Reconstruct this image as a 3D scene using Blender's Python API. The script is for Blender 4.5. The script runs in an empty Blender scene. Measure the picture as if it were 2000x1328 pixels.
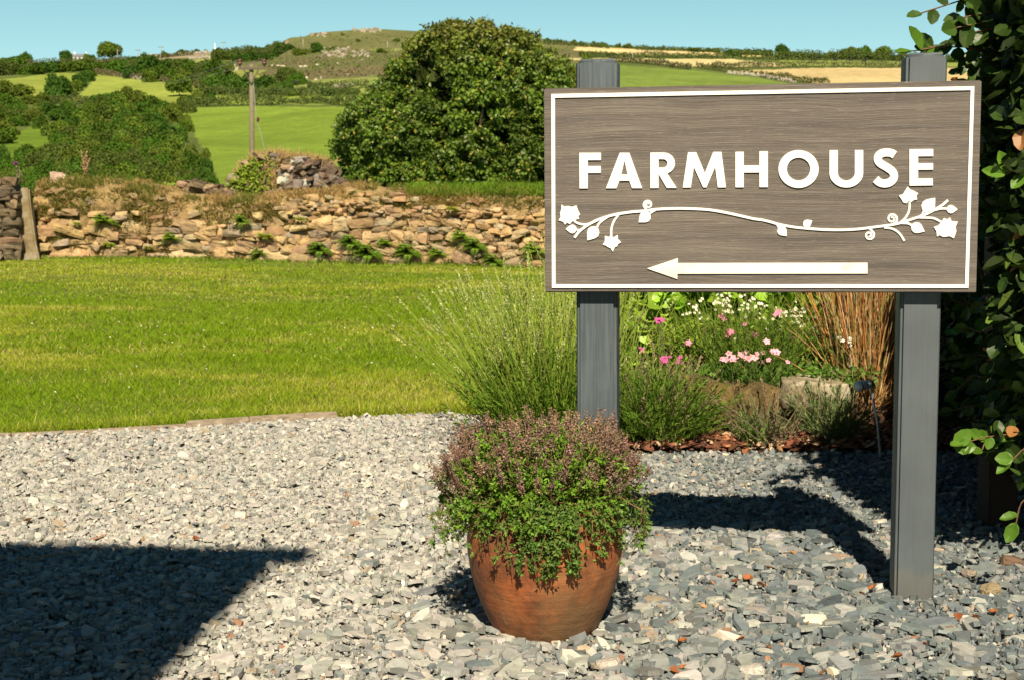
import bpy, bmesh, math, random
import numpy as np
from mathutils import Vector, Matrix, noise
R = math.radians
random.seed(7); rng = np.random.default_rng(7)
scene = bpy.context.scene
COL = scene.collection

# ------------------------------------------------------------------ camera
F = 2780.0; HOR = 358.0; CH = 1.03; ROLL = R(-0.40)
pitch = math.atan((664 - HOR) / F)
cd = bpy.data.cameras.new('camera'); cam = bpy.data.objects.new('camera', cd); COL.objects.link(cam)
cd.sensor_width = 36; cd.lens = F / 2000 * 36; cd.clip_start = 0.05; cd.clip_end = 6000
cd.dof.use_dof = True; cd.dof.focus_distance = 3.45; cd.dof.aperture_fstop = 14
CM = Matrix.Rotation(math.pi / 2 - pitch, 3, 'X') @ Matrix.Rotation(ROLL, 3, 'Z')
cam.matrix_world = Matrix.Translation((0, 0, CH)) @ CM.to_4x4()
scene.camera = cam

# ------------------------------------------------------------------ light
SUN_EL = R(46.5); SUN_AZ = R(3.2)            # sun behind the camera, a little to its right
to_sun = Vector((math.sin(SUN_AZ) * math.cos(SUN_EL), -math.cos(SUN_AZ) * math.cos(SUN_EL), math.sin(SUN_EL)))
sl = bpy.data.lights.new('sun', 'SUN'); sl.energy = 5.0; sl.angle = R(0.5); sl.color = (1.0, 0.875, 0.655)
so = bpy.data.objects.new('sun', sl); COL.objects.link(so)
so.rotation_euler = to_sun.to_track_quat('Z', 'Y').to_euler()
w = bpy.data.worlds.new('World'); scene.world = w; w.use_nodes = True
nt = w.node_tree; nt.nodes.clear()
sky = nt.nodes.new('ShaderNodeTexSky'); sky.sky_type = 'NISHITA'; sky.sun_disc = False
sky.sun_elevation = SUN_EL; sky.sun_rotation = math.pi - SUN_AZ
sky.air_density = 1.0; sky.dust_density = 0.4; sky.ozone_density = 2.0
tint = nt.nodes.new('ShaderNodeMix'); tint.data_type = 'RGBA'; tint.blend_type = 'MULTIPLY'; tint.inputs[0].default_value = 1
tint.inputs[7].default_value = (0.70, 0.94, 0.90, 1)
tcw = nt.nodes.new('ShaderNodeTexCoord'); mw = nt.nodes.new('ShaderNodeMapping'); mw.inputs['Scale'].default_value = (1, 1, .8); mw.inputs['Location'].default_value = (0, 0, .22)
nt.links.new(tcw.outputs['Generated'], mw.inputs[0]); nt.links.new(mw.outputs[0], sky.inputs[0])   # skip the yellow band at the very horizon
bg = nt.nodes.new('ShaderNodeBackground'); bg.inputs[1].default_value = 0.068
ow = nt.nodes.new('ShaderNodeOutputWorld')
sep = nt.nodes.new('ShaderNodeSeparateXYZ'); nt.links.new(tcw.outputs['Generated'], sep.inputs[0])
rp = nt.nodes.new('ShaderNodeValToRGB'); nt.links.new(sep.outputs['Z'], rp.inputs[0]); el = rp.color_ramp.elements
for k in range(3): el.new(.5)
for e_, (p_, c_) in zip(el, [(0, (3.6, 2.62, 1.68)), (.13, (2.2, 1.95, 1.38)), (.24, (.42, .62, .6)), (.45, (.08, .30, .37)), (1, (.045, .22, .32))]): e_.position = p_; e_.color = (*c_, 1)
t2 = nt.nodes.new('ShaderNodeMix'); t2.data_type = 'RGBA'; t2.blend_type = 'MULTIPLY'; t2.inputs[0].default_value = 1   # bright hazy horizon, unseen zenith dimmed and tinted teal to deepen the shadows
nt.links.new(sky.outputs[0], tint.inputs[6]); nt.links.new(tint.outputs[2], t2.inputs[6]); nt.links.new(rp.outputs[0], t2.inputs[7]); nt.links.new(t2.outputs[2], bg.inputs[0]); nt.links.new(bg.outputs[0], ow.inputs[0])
scene.view_settings.view_transform = 'Standard'; scene.view_settings.look = 'None'
scene.view_settings.exposure = 0.86; scene.view_settings.gamma = 1; scene.view_settings.use_curve_mapping = False
scene.cycles.max_bounces = 6; scene.cycles.diffuse_bounces = 3; scene.cycles.glossy_bounces = 2
scene.cycles.transmission_bounces = 3; scene.cycles.transparent_max_bounces = 4

# ------------------------------------------------------------------ helpers
CMn = np.array(CM)
def rays(px, py):
    px = np.asarray(px, float); py = np.asarray(py, float)
    d = np.stack([(px - 1000) / F, (664 - py) / F, -np.ones_like(px)], -1)
    return d @ CMn.T
def at(px, py, D):                            # pixel at forward distance D
    d = rays(px, py); D = np.asarray(D, float)
    return np.array([0, 0, CH]) + d * (D / d[..., 1])[..., None]
def gnd(px, py, z=0.0):                       # pixel on the level z
    d = rays(px, py); return np.array([0, 0, CH]) + d * ((z - CH) / d[..., 2])[..., None]
def V(a): return Vector([float(t) for t in a])
def tag(o, label=None, cat=None, group=None, kind=None):
    if label: o['label'] = label
    if cat: o['category'] = cat
    if group: o['group'] = group
    if kind: o['kind'] = kind
    return o
def empty(name, loc, label, cat, group=None, rz=0.0):
    o = bpy.data.objects.new(name, None); COL.objects.link(o); o.empty_display_size = .1
    o.location = V(loc); o.rotation_euler = (0, 0, rz)
    return tag(o, label, cat, group)
def link(name, me, mat, parent=None):
    o = bpy.data.objects.new(name, me); COL.objects.link(o)
    if mat is not None and not me.materials: me.materials.append(mat)
    if parent is not None:
        o.parent = parent                      # meshes of children are in the parent's local space
    return o
def mesh_np(name, v, loops, sizes, col=None, smooth=False):
    me = bpy.data.meshes.new(name)
    v = np.ascontiguousarray(v, np.float32).reshape(-1, 3)
    loops = np.ascontiguousarray(loops, np.int32).ravel(); sizes = np.ascontiguousarray(sizes, np.int32).ravel()
    me.vertices.add(len(v)); me.vertices.foreach_set('co', v.ravel())
    me.loops.add(len(loops)); me.loops.foreach_set('vertex_index', loops)
    me.polygons.add(len(sizes)); st = np.zeros(len(sizes), np.int32); st[1:] = np.cumsum(sizes)[:-1]
    me.polygons.foreach_set('loop_start', st); me.polygons.foreach_set('loop_total', sizes)
    me.polygons.foreach_set('use_smooth', np.full(len(sizes), bool(smooth)))
    me.update(calc_edges=True)
    if col is not None:
        a = me.color_attributes.new('Col', 'FLOAT_COLOR', 'POINT')
        c = np.ones((len(v), 4), np.float32); c[:, :3] = np.asarray(col, np.float32).reshape(-1, 3)
        a.data.foreach_set('color', c.ravel())
    return me
def rep(tv, faces, M, pos, col, name='m', smooth=False, shift=None):
    """template tv (k,3) repeated with matrices M (n,3,3) at pos (n,3); tv may be (n,k,3)"""
    tv = np.asarray(tv, float); n = len(pos)
    if tv.ndim == 2: tv = np.broadcast_to(tv, (n,) + tv.shape)
    k = tv.shape[1]
    v = np.einsum('nij,nkj->nki', M, tv) + np.asarray(pos)[:, None, :]
    lp = np.concatenate([np.array(f) for f in faces]); sz = np.array([len(f) for f in faces])
    loops = (lp[None, :] + (np.arange(n) * k)[:, None]).ravel(); sizes = np.tile(sz, n)
    c = None
    if col is not None: c = np.repeat(np.broadcast_to(np.asarray(col, float), (n, 3)), k, 0)
    return mesh_np(name, v.reshape(-1, 3), loops, sizes, c, smooth)
def nrm(a): return a / np.maximum(np.linalg.norm(a, axis=-1, keepdims=True), 1e-9)
def frames(d, n, s):                          # d = leaf's length axis, n = rough normal, s = (N,3) sizes x,y,z
    d = nrm(d); x = nrm(np.cross(d, n)); z = np.cross(x, d)
    return np.stack([x * s[:, 0:1], d * s[:, 1:2], z * s[:, 2:3]], -1)
def rdir(n): return nrm(rng.normal(size=(n, 3)))
def vary(c, n, a=.25, h=.08):
    c = np.broadcast_to(np.asarray(c, float), (n, 3))
    return np.clip(c * (1 + a * rng.uniform(-1, 1, (n, 1))) * (1 + h * rng.uniform(-1, 1, (n, 3))), .002, .95)
DIAM = (np.array([(0, 0, 0), (.5, .45, .12), (0, 1, 0), (-.5, .45, .12)]), [(0, 1, 2), (0, 2, 3)])
_bl = [(0, 0, 0), (0, .3, -.05), (0, .65, -.03), (0, 1.0, .06)]
_be = [(.30, .12, .05), (.50, .38, .11), (.40, .72, .08), (.16, .92, .06)]
BEECH = (np.array(_bl + _be + [(-a, b, c) for a, b, c in _be]),
         [(0, 4, 5, 1), (1, 5, 6, 2), (2, 6, 7, 3), (0, 1, 9, 8), (1, 2, 10, 9), (2, 3, 11, 10)])
def leaves(name, pos, d, n, L, W, col, mat, parent=None, T=DIAM, smooth=False):
    L = np.broadcast_to(L, (len(pos),)); W = np.broadcast_to(W, (len(pos),))
    M = frames(d, n, np.stack([W, L, L], -1))
    return link(name, rep(T[0], T[1], M, pos, col, name, smooth), mat, parent)
def tubes_mesh(name, P, r, col, sides=3, cap=False):
    """P (n,k,3) paths, r (n,k) radii"""
    P = np.asarray(P, float); n, k, _ = P.shape; r = np.broadcast_to(r, (n, k))
    t = np.gradient(P, axis=1); t = nrm(t)
    up = np.where(np.abs(t[..., 2:3]) > .9, np.array([1., 0, 0]), np.array([0, 0, 1.]))
    a = nrm(np.cross(t, up)); b = np.cross(t, a)
    th = np.arange(sides) * 2 * math.pi / sides
    v = P[:, :, None, :] + r[..., None, None] * (a[:, :, None, :] * np.cos(th)[:, None] + b[:, :, None, :] * np.sin(th)[:, None])
    f = []
    for i in range(k - 1):
        for j in range(sides):
            f.append((i * sides + j, i * sides + (j + 1) % sides, (i + 1) * sides + (j + 1) % sides, (i + 1) * sides + j))
    if cap:
        f.append(tuple(range(sides))[::-1]); f.append(tuple((k - 1) * sides + j for j in range(sides)))
    lp = np.concatenate([np.array(q) for q in f]); sz = np.array([len(q) for q in f])
    loops = (lp[None] + (np.arange(n) * k * sides)[:, None]).ravel()
    c = np.repeat(np.broadcast_to(np.asarray(col, float), (n, 3)), k * sides, 0)
    return mesh_np(name, v.reshape(-1, 3), loops, np.tile(sz, n), c, sides > 4)
def tubes(name, P, r, col, mat, parent=None, sides=3, cap=False):
    return link(name, tubes_mesh(name, P, r, col, sides, cap), mat, parent)
def bm_obj(name, bm, mat, parent=None, smooth=False):
    me = bpy.data.meshes.new(name); bmesh.ops.recalc_face_normals(bm, faces=bm.faces)
    bm.to_mesh(me); bm.free()
    for p in me.polygons: p.use_smooth = smooth
    return link(name, me, mat, parent)
def box(bm, c, s, rz=0, bev=0):
    r = bmesh.ops.create_cube(bm, size=1, matrix=Matrix.Translation(c) @ Matrix.Rotation(rz, 4, 'Z') @ Matrix.Diagonal((*s, 1)))
    if bev:
        ed = {e for v in r['verts'] for e in v.link_edges}
        bmesh.ops.bevel(bm, geom=list(ed), offset=bev, segments=2, affect='EDGES')
def copy_tree(o, loc=None, rz=None, sc=None, label=None, parent=None, group=None):
    c = o.copy(); COL.objects.link(c)
    if parent is not None: c.parent = parent
    if loc is not None: c.location = V(loc)
    if rz is not None: c.rotation_euler = (0, 0, rz)
    if sc is not None: c.scale = sc
    if label: c['label'] = label
    if group: c['group'] = group
    for ch in list(o.children): copy_tree(ch, parent=c)
    return c
ORD = ['first', 'second', 'third', 'fourth', 'fifth', 'sixth', 'seventh', 'eighth', 'ninth', 'tenth', 'eleventh', 'twelfth',
       'thirteenth', 'fourteenth', 'fifteenth', 'sixteenth', 'seventeenth', 'eighteenth', 'nineteenth', 'twentieth']
def fbm(x, y, s=1.0, o=3, seed=0.0):          # cheap vectorised value noise
    x = np.asarray(x, float) * s + seed * 17.3; y = np.asarray(y, float) * s - seed * 9.1
    out = 0; amp = 1; tot = 0
    for _ in range(o):
        xi = np.floor(x); yi = np.floor(y); fx = x - xi; fy = y - yi
        fx = fx * fx * (3 - 2 * fx); fy = fy * fy * (3 - 2 * fy)
        def h(a, b):
            q = np.sin(a * 127.1 + b * 311.7) * 43758.5453; return q - np.floor(q)
        v = (h(xi, yi) * (1 - fx) + h(xi + 1, yi) * fx) * (1 - fy) + (h(xi, yi + 1) * (1 - fx) + h(xi + 1, yi + 1) * fx) * fy
        out = out + amp * v; tot += amp; amp *= .5; x = x * 2.03 + 5.1; y = y * 2.03 + 1.7
    return out / tot
def inpoly(px, py, poly):
    c = np.zeros(np.shape(px), bool); n = len(poly); j = n - 1
    for i in range(n):
        xi, yi = poly[i]; xj, yj = poly[j]
        if yi != yj:
            c ^= ((yi > py) != (yj > py)) & (px < (xj - xi) * (py - yi) / (yj - yi) + xi)
        j = i
    return c

# ------------------------------------------------------------------ materials
def mat_new(name):
    m = bpy.data.materials.new(name); m.use_nodes = True
    return m, m.node_tree, m.node_tree.nodes['Principled BSDF']
def node(nt, t, **kw):
    n = nt.nodes.new(t)
    for k, v in kw.items(): setattr(n, k, v)
    return n
def ramp(nt, fac, stops):
    r = node(nt, 'ShaderNodeValToRGB'); e = r.color_ramp.elements
    while len(e) < len(stops): e.new(.5)
    for q, (p, c) in zip(e, stops): q.position = p; q.color = (*c, 1) if len(c) == 3 else c
    nt.links.new(fac, r.inputs[0]); return r.outputs[0]
def coords(nt, scale, rot=(0, 0, 0)):
    tc = node(nt, 'ShaderNodeTexCoord'); mp = node(nt, 'ShaderNodeMapping'); nt.links.new(tc.outputs['Object'], mp.inputs[0])
    mp.inputs['Scale'].default_value = scale; mp.inputs['Rotation'].default_value = rot
    return mp.outputs[0]
def noise_n(nt, vec, scale, detail=5, rough=.55, dist=0):
    n = node(nt, 'ShaderNodeTexNoise'); nt.links.new(vec, n.inputs['Vector'])
    n.inputs['Scale'].default_value = scale; n.inputs['Detail'].default_value = detail
    n.inputs['Roughness'].default_value = rough; n.inputs['Distortion'].default_value = dist
    return n.outputs[0]
def mul(nt, a, b, f=1.0, mode='MULTIPLY'):
    m = node(nt, 'ShaderNodeMix', data_type='RGBA', blend_type=mode); m.inputs[0].default_value = f
    for s, q in ((a, 6), (b, 7)):
        if hasattr(s, 'links'): nt.links.new(s, m.inputs[q])
        else: m.inputs[q].default_value = (*s, 1)
    return m.outputs[2]
def mixf(nt, a, b, fac):
    o = mul(nt, a, b, 1, 'MIX'); nt.links.new(fac, o.node.inputs[0]); return o
def bump(nt, bs, h, strength=.4, dist=.01):
    b = node(nt, 'ShaderNodeBump'); b.inputs['Strength'].default_value = strength; b.inputs['Distance'].default_value = dist
    nt.links.new(h, b.inputs['Height']); nt.links.new(b.outputs[0], bs.inputs['Normal'])
def attr(nt, name='Col'):
    return node(nt, 'ShaderNodeAttribute', attribute_name=name).outputs['Color']
def leaf_mat(name, rough=.45, trans=.28, spec=.4, tcol=(1.0, 1.15, .35)):
    m, nt, bs = mat_new(name)
    c = attr(nt); nt.links.new(c, bs.inputs['Base Color'])
    bs.inputs['Roughness'].default_value = rough; bs.inputs['Specular IOR Level'].default_value = spec
    tr = node(nt, 'ShaderNodeBsdfTranslucent'); nt.links.new(mul(nt, c, tcol), tr.inputs[0])
    mx = node(nt, 'ShaderNodeMixShader'); mx.inputs[0].default_value = trans
    out = nt.nodes['Material Output']
    nt.links.new(bs.outputs[0], mx.inputs[1]); nt.links.new(tr.outputs[0], mx.inputs[2]); nt.links.new(mx.outputs[0], out.inputs[0])
    return m
def col_mat(name, rough=.8, nscale=8, amt=.35, bstr=.4, bdist=.01, spec=.3, bscale=None):
    m, nt, bs = mat_new(name); v = coords(nt, (1, 1, 1))
    n = noise_n(nt, v, nscale, 6, .6)
    r = ramp(nt, n, [(.25, (1 - amt,) * 3), (.75, (1 + amt * .6,) * 3)])
    nt.links.new(mul(nt, attr(nt), r), bs.inputs['Base Color'])
    bs.inputs['Roughness'].default_value = rough; bs.inputs['Specular IOR Level'].default_value = spec
    bump(nt, bs, noise_n(nt, v, bscale or nscale * 3, 8, .65), bstr, bdist)
    return m
M_leaf = leaf_mat('leaf', .5, .28, .2); M_gloss = leaf_mat('glossy_leaf', .42, .2, .32); M_grass = leaf_mat('grass_blade', .7, .3, .05)
M_far = leaf_mat('far_foliage', .7, .2, .02)
M_bark = col_mat('bark', .9, 6, .4, .6, .02); M_stone = col_mat('stone', .9, 9, .42, .9, .03, .2, 22)
M_slate = col_mat('slate', .65, 45, .28, .5, .004, .35, 90); M_dry = col_mat('dry_plant', .8, 30, .3, .2, .003)
M_petal = leaf_mat('petal', .6, .25, .2, (1, 1, 1))
M_soil = col_mat('soil', .95, 14, .5, 1, .03)
M_animal = col_mat('wool', .9, 3, .1, .2, .01)

def plain(name, c, rough=.5, metal=0.0):
    m, nt, bs = mat_new(name); v = coords(nt, (1, 1, 1))
    r = ramp(nt, noise_n(nt, v, 14, 5), [(.3, tuple(x * .85 for x in c)), (.7, tuple(min(1, x * 1.08) for x in c))])
    nt.links.new(r, bs.inputs['Base Color']); bs.inputs['Roughness'].default_value = rough; bs.inputs['Metallic'].default_value = metal
    return m

# ------------------------------------------------------------------ ground
def zl(x, y):                                  # local level of gravel and lawn
    x = np.asarray(x, float); y = np.asarray(y, float)
    g = .012 * (fbm(x, y, 1.2, 2, 3) - .5) + .008 * np.exp(-((x - 1.25) / .45) ** 2 - ((y - 3.5) / .8) ** 2)
    t = np.clip((y - 6) / 12, 0, 1)
    return g + t ** 1.5 * np.interp(x, [-9, -6.65, -5.3, -4.3, -3.0, -2.0, 0, 3, 9], [.06, .067, .09, .095, .03, -.02, -.07, -.09, -.09]) + t * .02 * np.sin(x * 1.1 + y * .5)
EDGE = [(-9, 6.2), (-2.09, 5.86), (-1.40, 6.06), (-.92, 6.24), (-.35, 6.36), (.05, 6.30), (.45, 6.0)]
def edge_y(x):                                 # where the gravel ends
    return np.interp(x, [p[0] for p in EDGE], [p[1] for p in EDGE])
WY = 18.55
def grid_mesh(name, xs, ys, zf, mat, kind='structure', col=None):
    X, Y = np.meshgrid(xs, ys); Z = zf(X, Y); v = np.stack([X, Y, Z], -1).reshape(-1, 3)
    nx = len(xs); ny = len(ys); i = (np.arange(ny - 1)[:, None] * nx + np.arange(nx - 1)).ravel()
    loops = np.stack([i, i + 1, i + 1 + nx, i + nx], -1)
    me = mesh_np(name, v, loops, np.full(len(i), 4), col, True)
    o = link(name, me, mat); tag(o, kind=kind); return o
# gravel bed under the chips
m, nt, bs = mat_new('gravel_grit'); v = coords(nt, (1, 1, 1))
a = noise_n(nt, v, 60, 8, .8); b = noise_n(nt, v, 1.3, 3)
c = mul(nt, ramp(nt, a, [(.3, (.13, .125, .115)), (.5, (.30, .28, .25)), (.7, (.48, .45, .40))]), ramp(nt, b, [(.3, (.8, .82, .85)), (.7, (1.05, 1, .95))]))
nt.links.new(c, bs.inputs['Base Color']); bs.inputs['Roughness'].default_value = .9; bump(nt, bs, a, .9, .02)
grid_mesh('gravel_ground', np.linspace(-9, 9, 240), np.linspace(-9, 6.9, 200), lambda x, y: zl(x, y) - .022, m)
# lawn soil
m, nt, bs = mat_new('lawn_soil'); v = coords(nt, (1, 1, 1))
a = noise_n(nt, v, 40, 8, .75); b = noise_n(nt, v, .7, 4)
c = mul(nt, ramp(nt, a, [(.3, (.075, .085, .012)), (.7, (.18, .18, .03))]), ramp(nt, b, [(.35, (.8, .95, .9)), (.7, (1.25, 1.1, 1)) ]))
nt.links.new(c, bs.inputs['Base Color']); bs.inputs['Roughness'].default_value = .95; bump(nt, bs, a, .8, .02)
xs = np.linspace(-14, 14, 300); rows = np.linspace(0, 1, 90)
X = np.tile(xs, (90, 1)); y0 = edge_y(xs); Y = y0[None] + rows[:, None] * (WY + 1.2 - y0[None]); Z = zl(X, Y) - .004
i = (np.arange(89)[:, None] * 300 + np.arange(299)).ravel()
tag(link('lawn_ground', mesh_np('lawn', np.stack([X, Y, Z], -1).reshape(-1, 3), np.stack([i, i + 1, i + 301, i + 300], -1), np.full(len(i), 4), None, True), m), kind='structure')

# slate chips
def chips(name, n, region, smin, smax, colf, zoff, tilt, mat, label, seed_z=0.02, thick=(.0018, .0058)):
    P = region(n); n = len(P)
    k = 6; th = (np.arange(k) / k * 2 * math.pi)[None] + rng.uniform(-.35, .35, (n, k))
    L = np.exp(rng.normal(math.log((smin + smax) / 2), .38, n)).clip(smin, smax * 1.6)[:, None]
    asp = rng.uniform(.36, .82, (n, 1)); rr = rng.uniform(.72, 1.1, (n, k))
    x = np.cos(th) * L * .5 * rr; y = np.sin(th) * L * .5 * asp * rr; t = rng.uniform(*thick, (n, 1))
    top = np.stack([x * .93, y * .93, np.broadcast_to(t, x.shape) + rng.uniform(-.0012, .0012, x.shape)], -1)
    bot = np.stack([x, y, np.broadcast_to(-t, x.shape)], -1); tv = np.concatenate([top, bot], 1)
    faces = [tuple(range(k))] + [(j, j + k, (j + 1) % k + k, (j + 1) % k) for j in range(k)]
    yaw = rng.uniform(0, 2 * math.pi, n); up = nrm(np.stack([rng.normal(0, tilt, n), rng.normal(0, tilt, n), np.ones(n)], -1))
    d = np.stack([np.cos(yaw), np.sin(yaw), np.zeros(n)], -1)
    M = frames(d, up, np.ones((n, 3)))
    pos = np.stack([P[:, 0], P[:, 1], zl(P[:, 0], P[:, 1]) + zoff + rng.uniform(0, seed_z, n)], -1)
    o = link(name, rep(tv, faces, M, pos, colf(P), name), mat); tag(o, label, kind='stuff'); return o
def in_gravel(P):
    bed = inpoly(P[:, 0], P[:, 1], [(.36, 5.5), (.9, 5.45), (1.5, 5.43), (2.6, 5.3), (3, 7.2), (.3, 7.2)])
    return (P[:, 1] < edge_y(P[:, 0]) - .02) & ~bed
def reg_view(n, m=.25, y0=2.7, y1=6.42):
    y = y0 + (y1 - y0) * rng.uniform(0, 1, n * 2) ** .9; wdt = .372 * y + m
    P = np.stack([rng.uniform(-1, 1, n * 2) * wdt, y], -1)
    keep = rng.uniform(0, 1, n * 2) < wdt / wdt.max(); P = P[keep][:n]; return P[in_gravel(P)]
def slate_cols(P):
    n = len(P); u = rng.uniform(0, 1, n)
    pale = np.clip(.66 - .55 * (P[:, 0] + .15) + .10 * (P[:, 1] - 4.0), .12, .88)   # dustier, paler stone away from the sign
    base = np.array([.125, .150, .160]); dust = np.array([.435, .415, .375])
    mix = np.clip(rng.normal(pale, .3, n), 0, 1)[:, None]
    c = base * (1 - mix) + dust * mix
    c[u < .009] = (.58, .55, .48); c[(u > .02) & (u < .026)] = (.30, .17, .11); c[(u > .032) & (u < .055)] = (.33, .27, .20)
    dk = (u > .93); c[dk] = c[dk] * .55
    return vary(c, n, .17, .04)
chips('slate_chippings', 98000, reg_view, .012, .035, slate_cols, -.018, .16, M_slate, 'grey and buff slate chippings covering the drive', .018)
def reg_fine(n): return reg_view(n)
chips('slate_fines', 60000, reg_fine, .005, .011, lambda P: slate_cols(P) * .95, -.006, .35, M_slate, 'fine slate grit lying between the chippings', .012, (.001, .003))
chips('slate_slivers', 17000, reg_view, .016, .040, slate_cols, -.008, .45, M_slate, 'larger tilted slate pieces on top of the drive', .016, (.002, .006))
def reg_near(n):
    P = np.stack([np.abs(rng.normal(0, .75, n)) * 1.0 + rng.normal(-.1, .3, n), rng.uniform(2.7, 4.2, n)], -1); return P[in_gravel(P)]
chips('loose_slates', 1500, reg_near, .04, .065, slate_cols, -.002, .20, M_slate, 'coarse flat slates loose on top of the drive', .012, (.003, .007))
def reg_off(n):
    P = np.stack([rng.uniform(-4.5, 4.5, n), rng.uniform(.3, 6.2, n)], -1)
    return P[in_gravel(P) & ((np.abs(P[:, 0]) > .372 * P[:, 1] + .2) | (P[:, 1] < 2.75))]
chips('outer_chippings', 16000, reg_off, .03, .06, slate_cols, -.006, .2, M_slate, 'slate chippings of the drive beyond the picture', .018)

# lawn blades
def blades(name, X, Y, h, wd, col, lean, mat, label, zf=zl, parent=None):
    n = len(X); th = rng.uniform(0, 2 * math.pi, n); ln = rng.normal(0, lean, (n, 2))
    z = zf(X, Y) - .005; b = np.stack([X, Y, z], -1)
    s = np.stack([np.cos(th), np.sin(th), 0 * th], -1) * (wd * .5)[:, None]
    tip = b + np.stack([ln[:, 0] * h, ln[:, 1] * h, h], -1)
    v = np.stack([b - s, b + s, tip], 1).reshape(-1, 3)
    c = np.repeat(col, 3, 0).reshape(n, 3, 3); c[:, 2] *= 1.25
    o = link(name, mesh_np(name, v, np.arange(3 * n), np.full(n, 3), c.reshape(-1, 3)), mat, parent)
    if label: tag(o, label, kind='stuff')
    return o
def lawn_cols(X, Y):
    n = len(X); g = fbm(X, Y * 1.6, .55, 3, 1); g2 = fbm(X, Y * 2.2, 2.4, 3, 5)
    a = np.array([.150, .235, .010]); b = np.array([.27, .305, .028]); d = np.array([.46, .39, .15])
    t = np.clip((g - .44) * 3.4 + (g2 - .5) * 2.0, 0, 1)[:, None]
    c = a * (1 - t) + b * t; dry = rng.uniform(0, 1, n) < (.03 + .22 * np.clip((g2 - .45) * 3, 0, 1) * t[:, 0]); c[dry] = d
    return vary(c, n, .3, .08)
def lawn_pts(n, y0, y1, m=1.7):
    y = rng.uniform(y0, y1, n); x = rng.uniform(-1, 1, n) * (.37 * y + m); x = x[x < 3.5]; y = y[:len(x)]
    x = rng.uniform(-.37 * y - m, np.minimum(.37 * y, 2.2))
    k = (y > edge_y(x) + .01) & ~inpoly(x, y, [(.36, 5.5), (3, 5.4), (3, 7.3), (.3, 7.3)]); return x[k], y[k]
for nm, n, y0, y1, h0, h1, wd in (('near', 205000, 5.8, 8.6, .018, .042, .0042), ('mid', 185000, 8.4, 12.5, .018, .04, .0065), ('far', 140000, 12.3, 18.6, .016, .036, .010)):
    x, y = lawn_pts(n, y0, y1); q = len(x); hm = (.55 + .9 * fbm(x, y * 1.5, 1.4, 2, 9))
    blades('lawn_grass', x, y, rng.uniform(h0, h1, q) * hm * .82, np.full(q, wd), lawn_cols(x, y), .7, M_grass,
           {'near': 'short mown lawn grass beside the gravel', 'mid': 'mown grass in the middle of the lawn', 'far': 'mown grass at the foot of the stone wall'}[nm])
# long edge tufts
x = rng.uniform(-3.2, .3, 5000); y = edge_y(x) + np.abs(rng.normal(0, .07, 5000)) + .03
blades('edge_grass', x, y, rng.uniform(.03, .07, 5000), np.full(5000, .004), lawn_cols(x, y), .6, M_grass, 'longer grass along the timber edging')
# daisies and clover in the lawn
n = 420; x, y = lawn_pts(n, 6.6, 17); q = len(x)
k = fbm(x, y, .6, 2, 21) > .5; x, y = x[k], y[k]; q = len(x)
o = leaves('clover_flowers', np.stack([x, y, zl(x, y) + .03], -1), rdir(q) * [1, 1, .2], np.tile([0, -.4, 1.], (q, 1)), .013, .013, vary((.75, .75, .62), q, .1), M_petal)
tag(o, 'tiny white clover flowers dotted over the lawn', kind='stuff')

# timber edging
m_tim, nt, bs = mat_new('weathered_timber'); v = coords(nt, (1.2, 30, 30)); a = noise_n(nt, v, 3, 6)
nt.links.new(ramp(nt, a, [(.3, (.16, .12, .09)), (.7, (.36, .29, .22))]), bs.inputs['Base Color']); bs.inputs['Roughness'].default_value = .9; bump(nt, bs, a, .5, .004)
for pts, h, lb in (([(-3.4, 5.99), (-2.09, 5.86), (-1.74, 5.94), (-1.40, 6.05)], .012, 'low timber edging sunk between lawn and gravel at the left'),
                   ([(-1.40, 6.03), (-1.15, 6.13), (-.92, 6.22), (-.78, 6.25)], .028, 'raised brown timber edging where gravel meets lawn')):
    bm = bmesh.new(); prev = None
    for (x0, y0), (x1, y1) in zip(pts[:-1], pts[1:]):
        L = math.hypot(x1 - x0, y1 - y0); ang = math.atan2(y1 - y0, x1 - x0)
        box(bm, ((x0 + x1) / 2, (y0 + y1) / 2, float(zl(x0, y0)) + h - .03), (L - .003, .024, .06), ang, .003)
    tag(bm_obj('timber_edging', bm, m_tim), lb, 'edging', 'timber edging boards')

# ------------------------------------------------------------------ sign
PLo = at(1064, 372, 3.50); PRo = at(1912, 365, 3.356)
bx = PRo - PLo; bx[2] = 0; bx = bx / np.linalg.norm(bx); bn = np.array([bx[1], -bx[0], 0.0])  # bn points at the camera
if bn[1] > 0: bn = -bn
def onb(px, py, off=0.0):                      # pixel on the board plane pushed `off` towards the viewer
    d = rays(px, py); p0 = PLo + bn * off; t = ((p0 - [0, 0, CH]) @ bn) / (d @ bn); return np.array([0, 0, CH]) + d * t[..., None]
SB = V([(PLo + PRo)[0] / 2, (PLo + PRo)[1] / 2, 0])
sign = empty('farmhouse_sign', SB, 'grey wooden sign with white FARMHOUSE lettering and arrow on two posts', 'sign')
def loc(p): return [V(q) - SB for q in p]
def prism(bm, px, py, o0, o1):                 # closed outline in pixels -> solid on the board, from offset o0 to o1
    px = np.array(px, float); py = np.array(py, float)
    f = loc(onb(px, py)); N = V(bn)
    a = [bm.verts.new(p + N * o1) for p in f]; b = [bm.verts.new(p + N * o0) for p in f]; k = len(a)
    bm.faces.new(a)
    for i in range(k): bm.faces.new((a[i], b[i], b[(i + 1) % k], a[(i + 1) % k]))
    return a
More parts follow.
